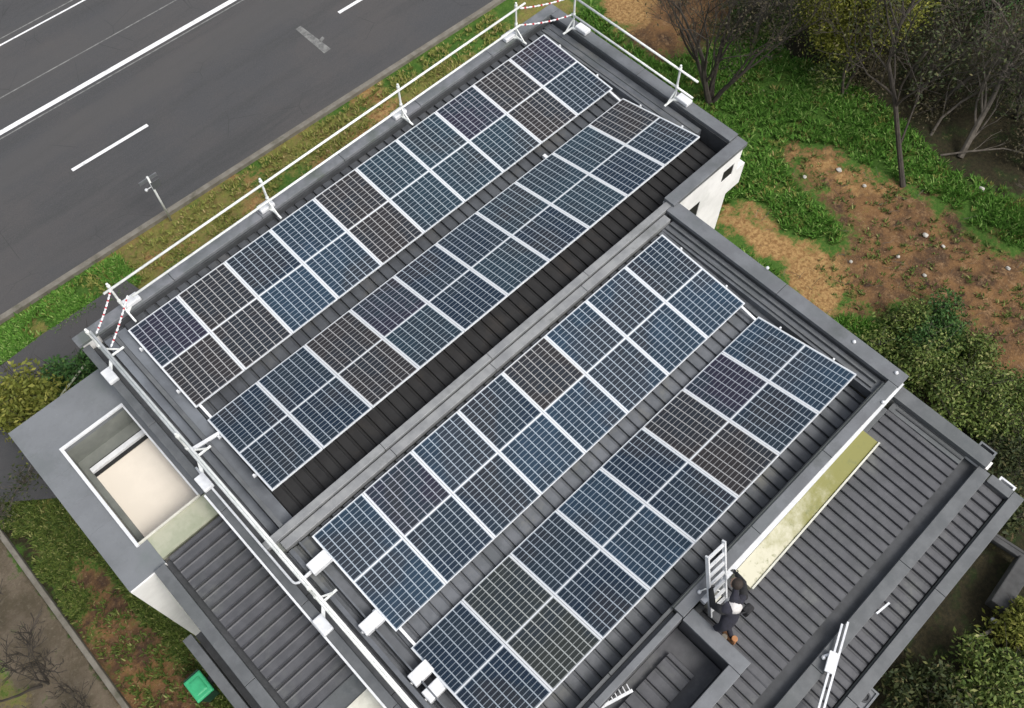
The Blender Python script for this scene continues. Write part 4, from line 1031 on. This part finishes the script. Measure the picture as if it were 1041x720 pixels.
# bushes by the annexe
bush(at(58, 432, G), 'yellow green spiky bush at the corner of the grey flat roof', 1.15, 1.0, 2.2, 'leaf_bush', 5200, .085, 301, 'bushes beside the driveway')
bush(at(98, 404, G), 'deep green bush between the grey flat roof and the driveway', .95, .8, 2.2, 'leaf_deep', 4200, .075, 302, 'bushes beside the driveway')
w = MB(); a, b = at(62, 402, -5.2), at(90, 366, -5.2); w.tube([a, b], .03, 8); w.tube([(a.x, a.y, G), a], .03, 8); w.tube([(b.x, b.y, G), b], .03, 8)
tag(w.build('handrail', MT['creamstrip']), 'thin pale handrail passing through the deep green bush', 'handrail')
# left bottom
tree('bare_tree', at(46, 695), 'small bare twiggy tree on the grey brown ground at the lower left', 'tree', None, 2.6, .05, 4, 3, (-.1, .1), None, seed=31, bark='bark', stems=3, spread=.75, trunk_frac=.4, minr=.008)
tree('bare_shrub', at(88, 725), 'bare twiggy shrub at the bottom edge near the edging wall', 'tree', None, 1.6, .03, 3, 3, (0, 0), None, seed=32, bark='bark', stems=4, spread=.7, trunk_frac=.45, minr=.007)
tree('bare_shrub', at(-5, 650), 'bare twiggy shrub cut by the left edge of the picture', 'tree', None, 2.4, .04, 4, 3, (0, 0), None, seed=33, bark='bark', stems=3, spread=.7, trunk_frac=.4, minr=.007)
tree('bare_shrub', at(8, 525), 'thin bare shrub left of the grey flat roof corner', 'tree', None, 2.4, .035, 4, 3, (0, 0), 'leaf_dark', .06, 1, 34, 'barkpale', 3, .7, .2, trunk_frac=.4)

# grass tufts
def tufts(name, n, test, mat, label, seed, hmin, hmax, area):
    rnd = random.Random(seed); w = MB(); c = 0; tries = 0
    while c < n and tries < n * 30:
        tries += 1; x = rnd.uniform(area[0], area[1]); y = rnd.uniform(area[2], area[3])
        if noise.noise(Vector((x * 1.1, y * 1.1, seed))) < rnd.uniform(-.5, .25): continue
        if not test(x, y): continue
        c += 1; hh = rnd.uniform(hmin, hmax)
        for k in range(7):
            a = rnd.uniform(0, 6.28); d = Vector((math.cos(a), math.sin(a), 0)); o = Vector((x, y, G)) + d * rnd.uniform(0, .06)
            s = Vector((-d.y, d.x, 0)) * rnd.uniform(.008, .02); tip = o + d * hh * rnd.uniform(.4, 1.) + Vector((0, 0, hh * rnd.uniform(.5, 1)))
            mid = o.lerp(tip, .5) + Vector((0, 0, hh * .15))
            w.add([o - s, o + s, mid + s, tip, mid - s], [(0, 1, 2, 3, 4)])
    o = w.build(name, MT[mat]); tag(o, label, 'grass', kind='stuff')
def t_green(x, y):
    if x < 12.4 and y < 6.4: return False
    m = masks(x, y); return max(m['dirt'], m['straw']) < .35 and m['litter'] < .6 and y < 13.6 - .031 * x
tufts('grass', 9000, t_green, 'leaf_lime', 'lush green grass and weeds round the bare soil behind the building', 3, .10, .26, (12.4, 25, -6, 11))
tufts('weeds', 1500, t_green, 'leaf_dry', 'paler yellowish weeds scattered through the lush green grass', 13, .08, .2, (12.4, 24, -5, 11))
tufts('soil_weeds', 500, lambda x, y: masks(x, y)['dirt'] > .5 and x > 12, 'leaf_mid', 'small weeds sprouting on the bare brown soil', 14, .05, .14, (14, 25, -9, 3))
tufts('dry_grass', 5000, lambda x, y: 6.5 < y < 13.6 - .031 * x and (x > 2.4 or y > 12.2) , 'leaf_dry', 'yellowing grass on the verge between road and building', 4, .06, .16, (-1, 16.5, 7, 13.6))
tufts('verge_grass', 2500, lambda x, y: y < 13.6 - .031 * x and y > 12.3 - .1 * x, 'leaf_lime', 'green grass on the verge at the left beside the driveway', 5, .08, .2, (-8, 1.5, 11.6, 13.8))
tufts('lawn', 3500, lambda x, y: masks(x, y)['dirt'] < .5 or random.random() < .15, 'leaf_mid', 'patchy grass along the left side of the building', 6, .06, .18, (-5.1, -3.2, -1, 9))

# =================================================================== LIGHT
wd = bpy.data.worlds.new('World'); scene.world = wd; wd.use_nodes = True
nt = wd.node_tree; bg = nt.nodes['Background']
sky = nt.nodes.new('ShaderNodeTexSky'); sky.sky_type = 'NISHITA'; sky.sun_disc = False
EL, AZ = 54, 168            # veiled sun behind the camera, to the right
sky.sun_elevation = R(EL); sky.sun_rotation = R(AZ); sky.air_density = 1.2; sky.dust_density = 4.0; sky.ozone_density = 1.0
hs = nt.nodes.new('ShaderNodeHueSaturation'); hs.inputs['Saturation'].default_value = .45
nt.links.new(sky.outputs[0], hs.inputs['Color']); nt.links.new(hs.outputs[0], bg.inputs[0]); bg.inputs[1].default_value = .13
sd_ = bpy.data.lights.new('sun', 'SUN'); sd_.energy = 1.5; sd_.angle = R(22); sd_.color = (1, .97, .92)
so = bpy.data.objects.new('sun', sd_); col.objects.link(so)
dirv = Vector((math.sin(R(AZ)) * math.cos(R(EL)), math.cos(R(AZ)) * math.cos(R(EL)), math.sin(R(EL))))
so.rotation_euler = dirv.to_track_quat('Z', 'Y').to_euler(); so.location = (0, 0, 30)
vs_ = scene.view_settings; vs_.view_transform = 'Standard'; vs_.look = 'None'; vs_.gamma = 1; vs_.exposure = 0.5
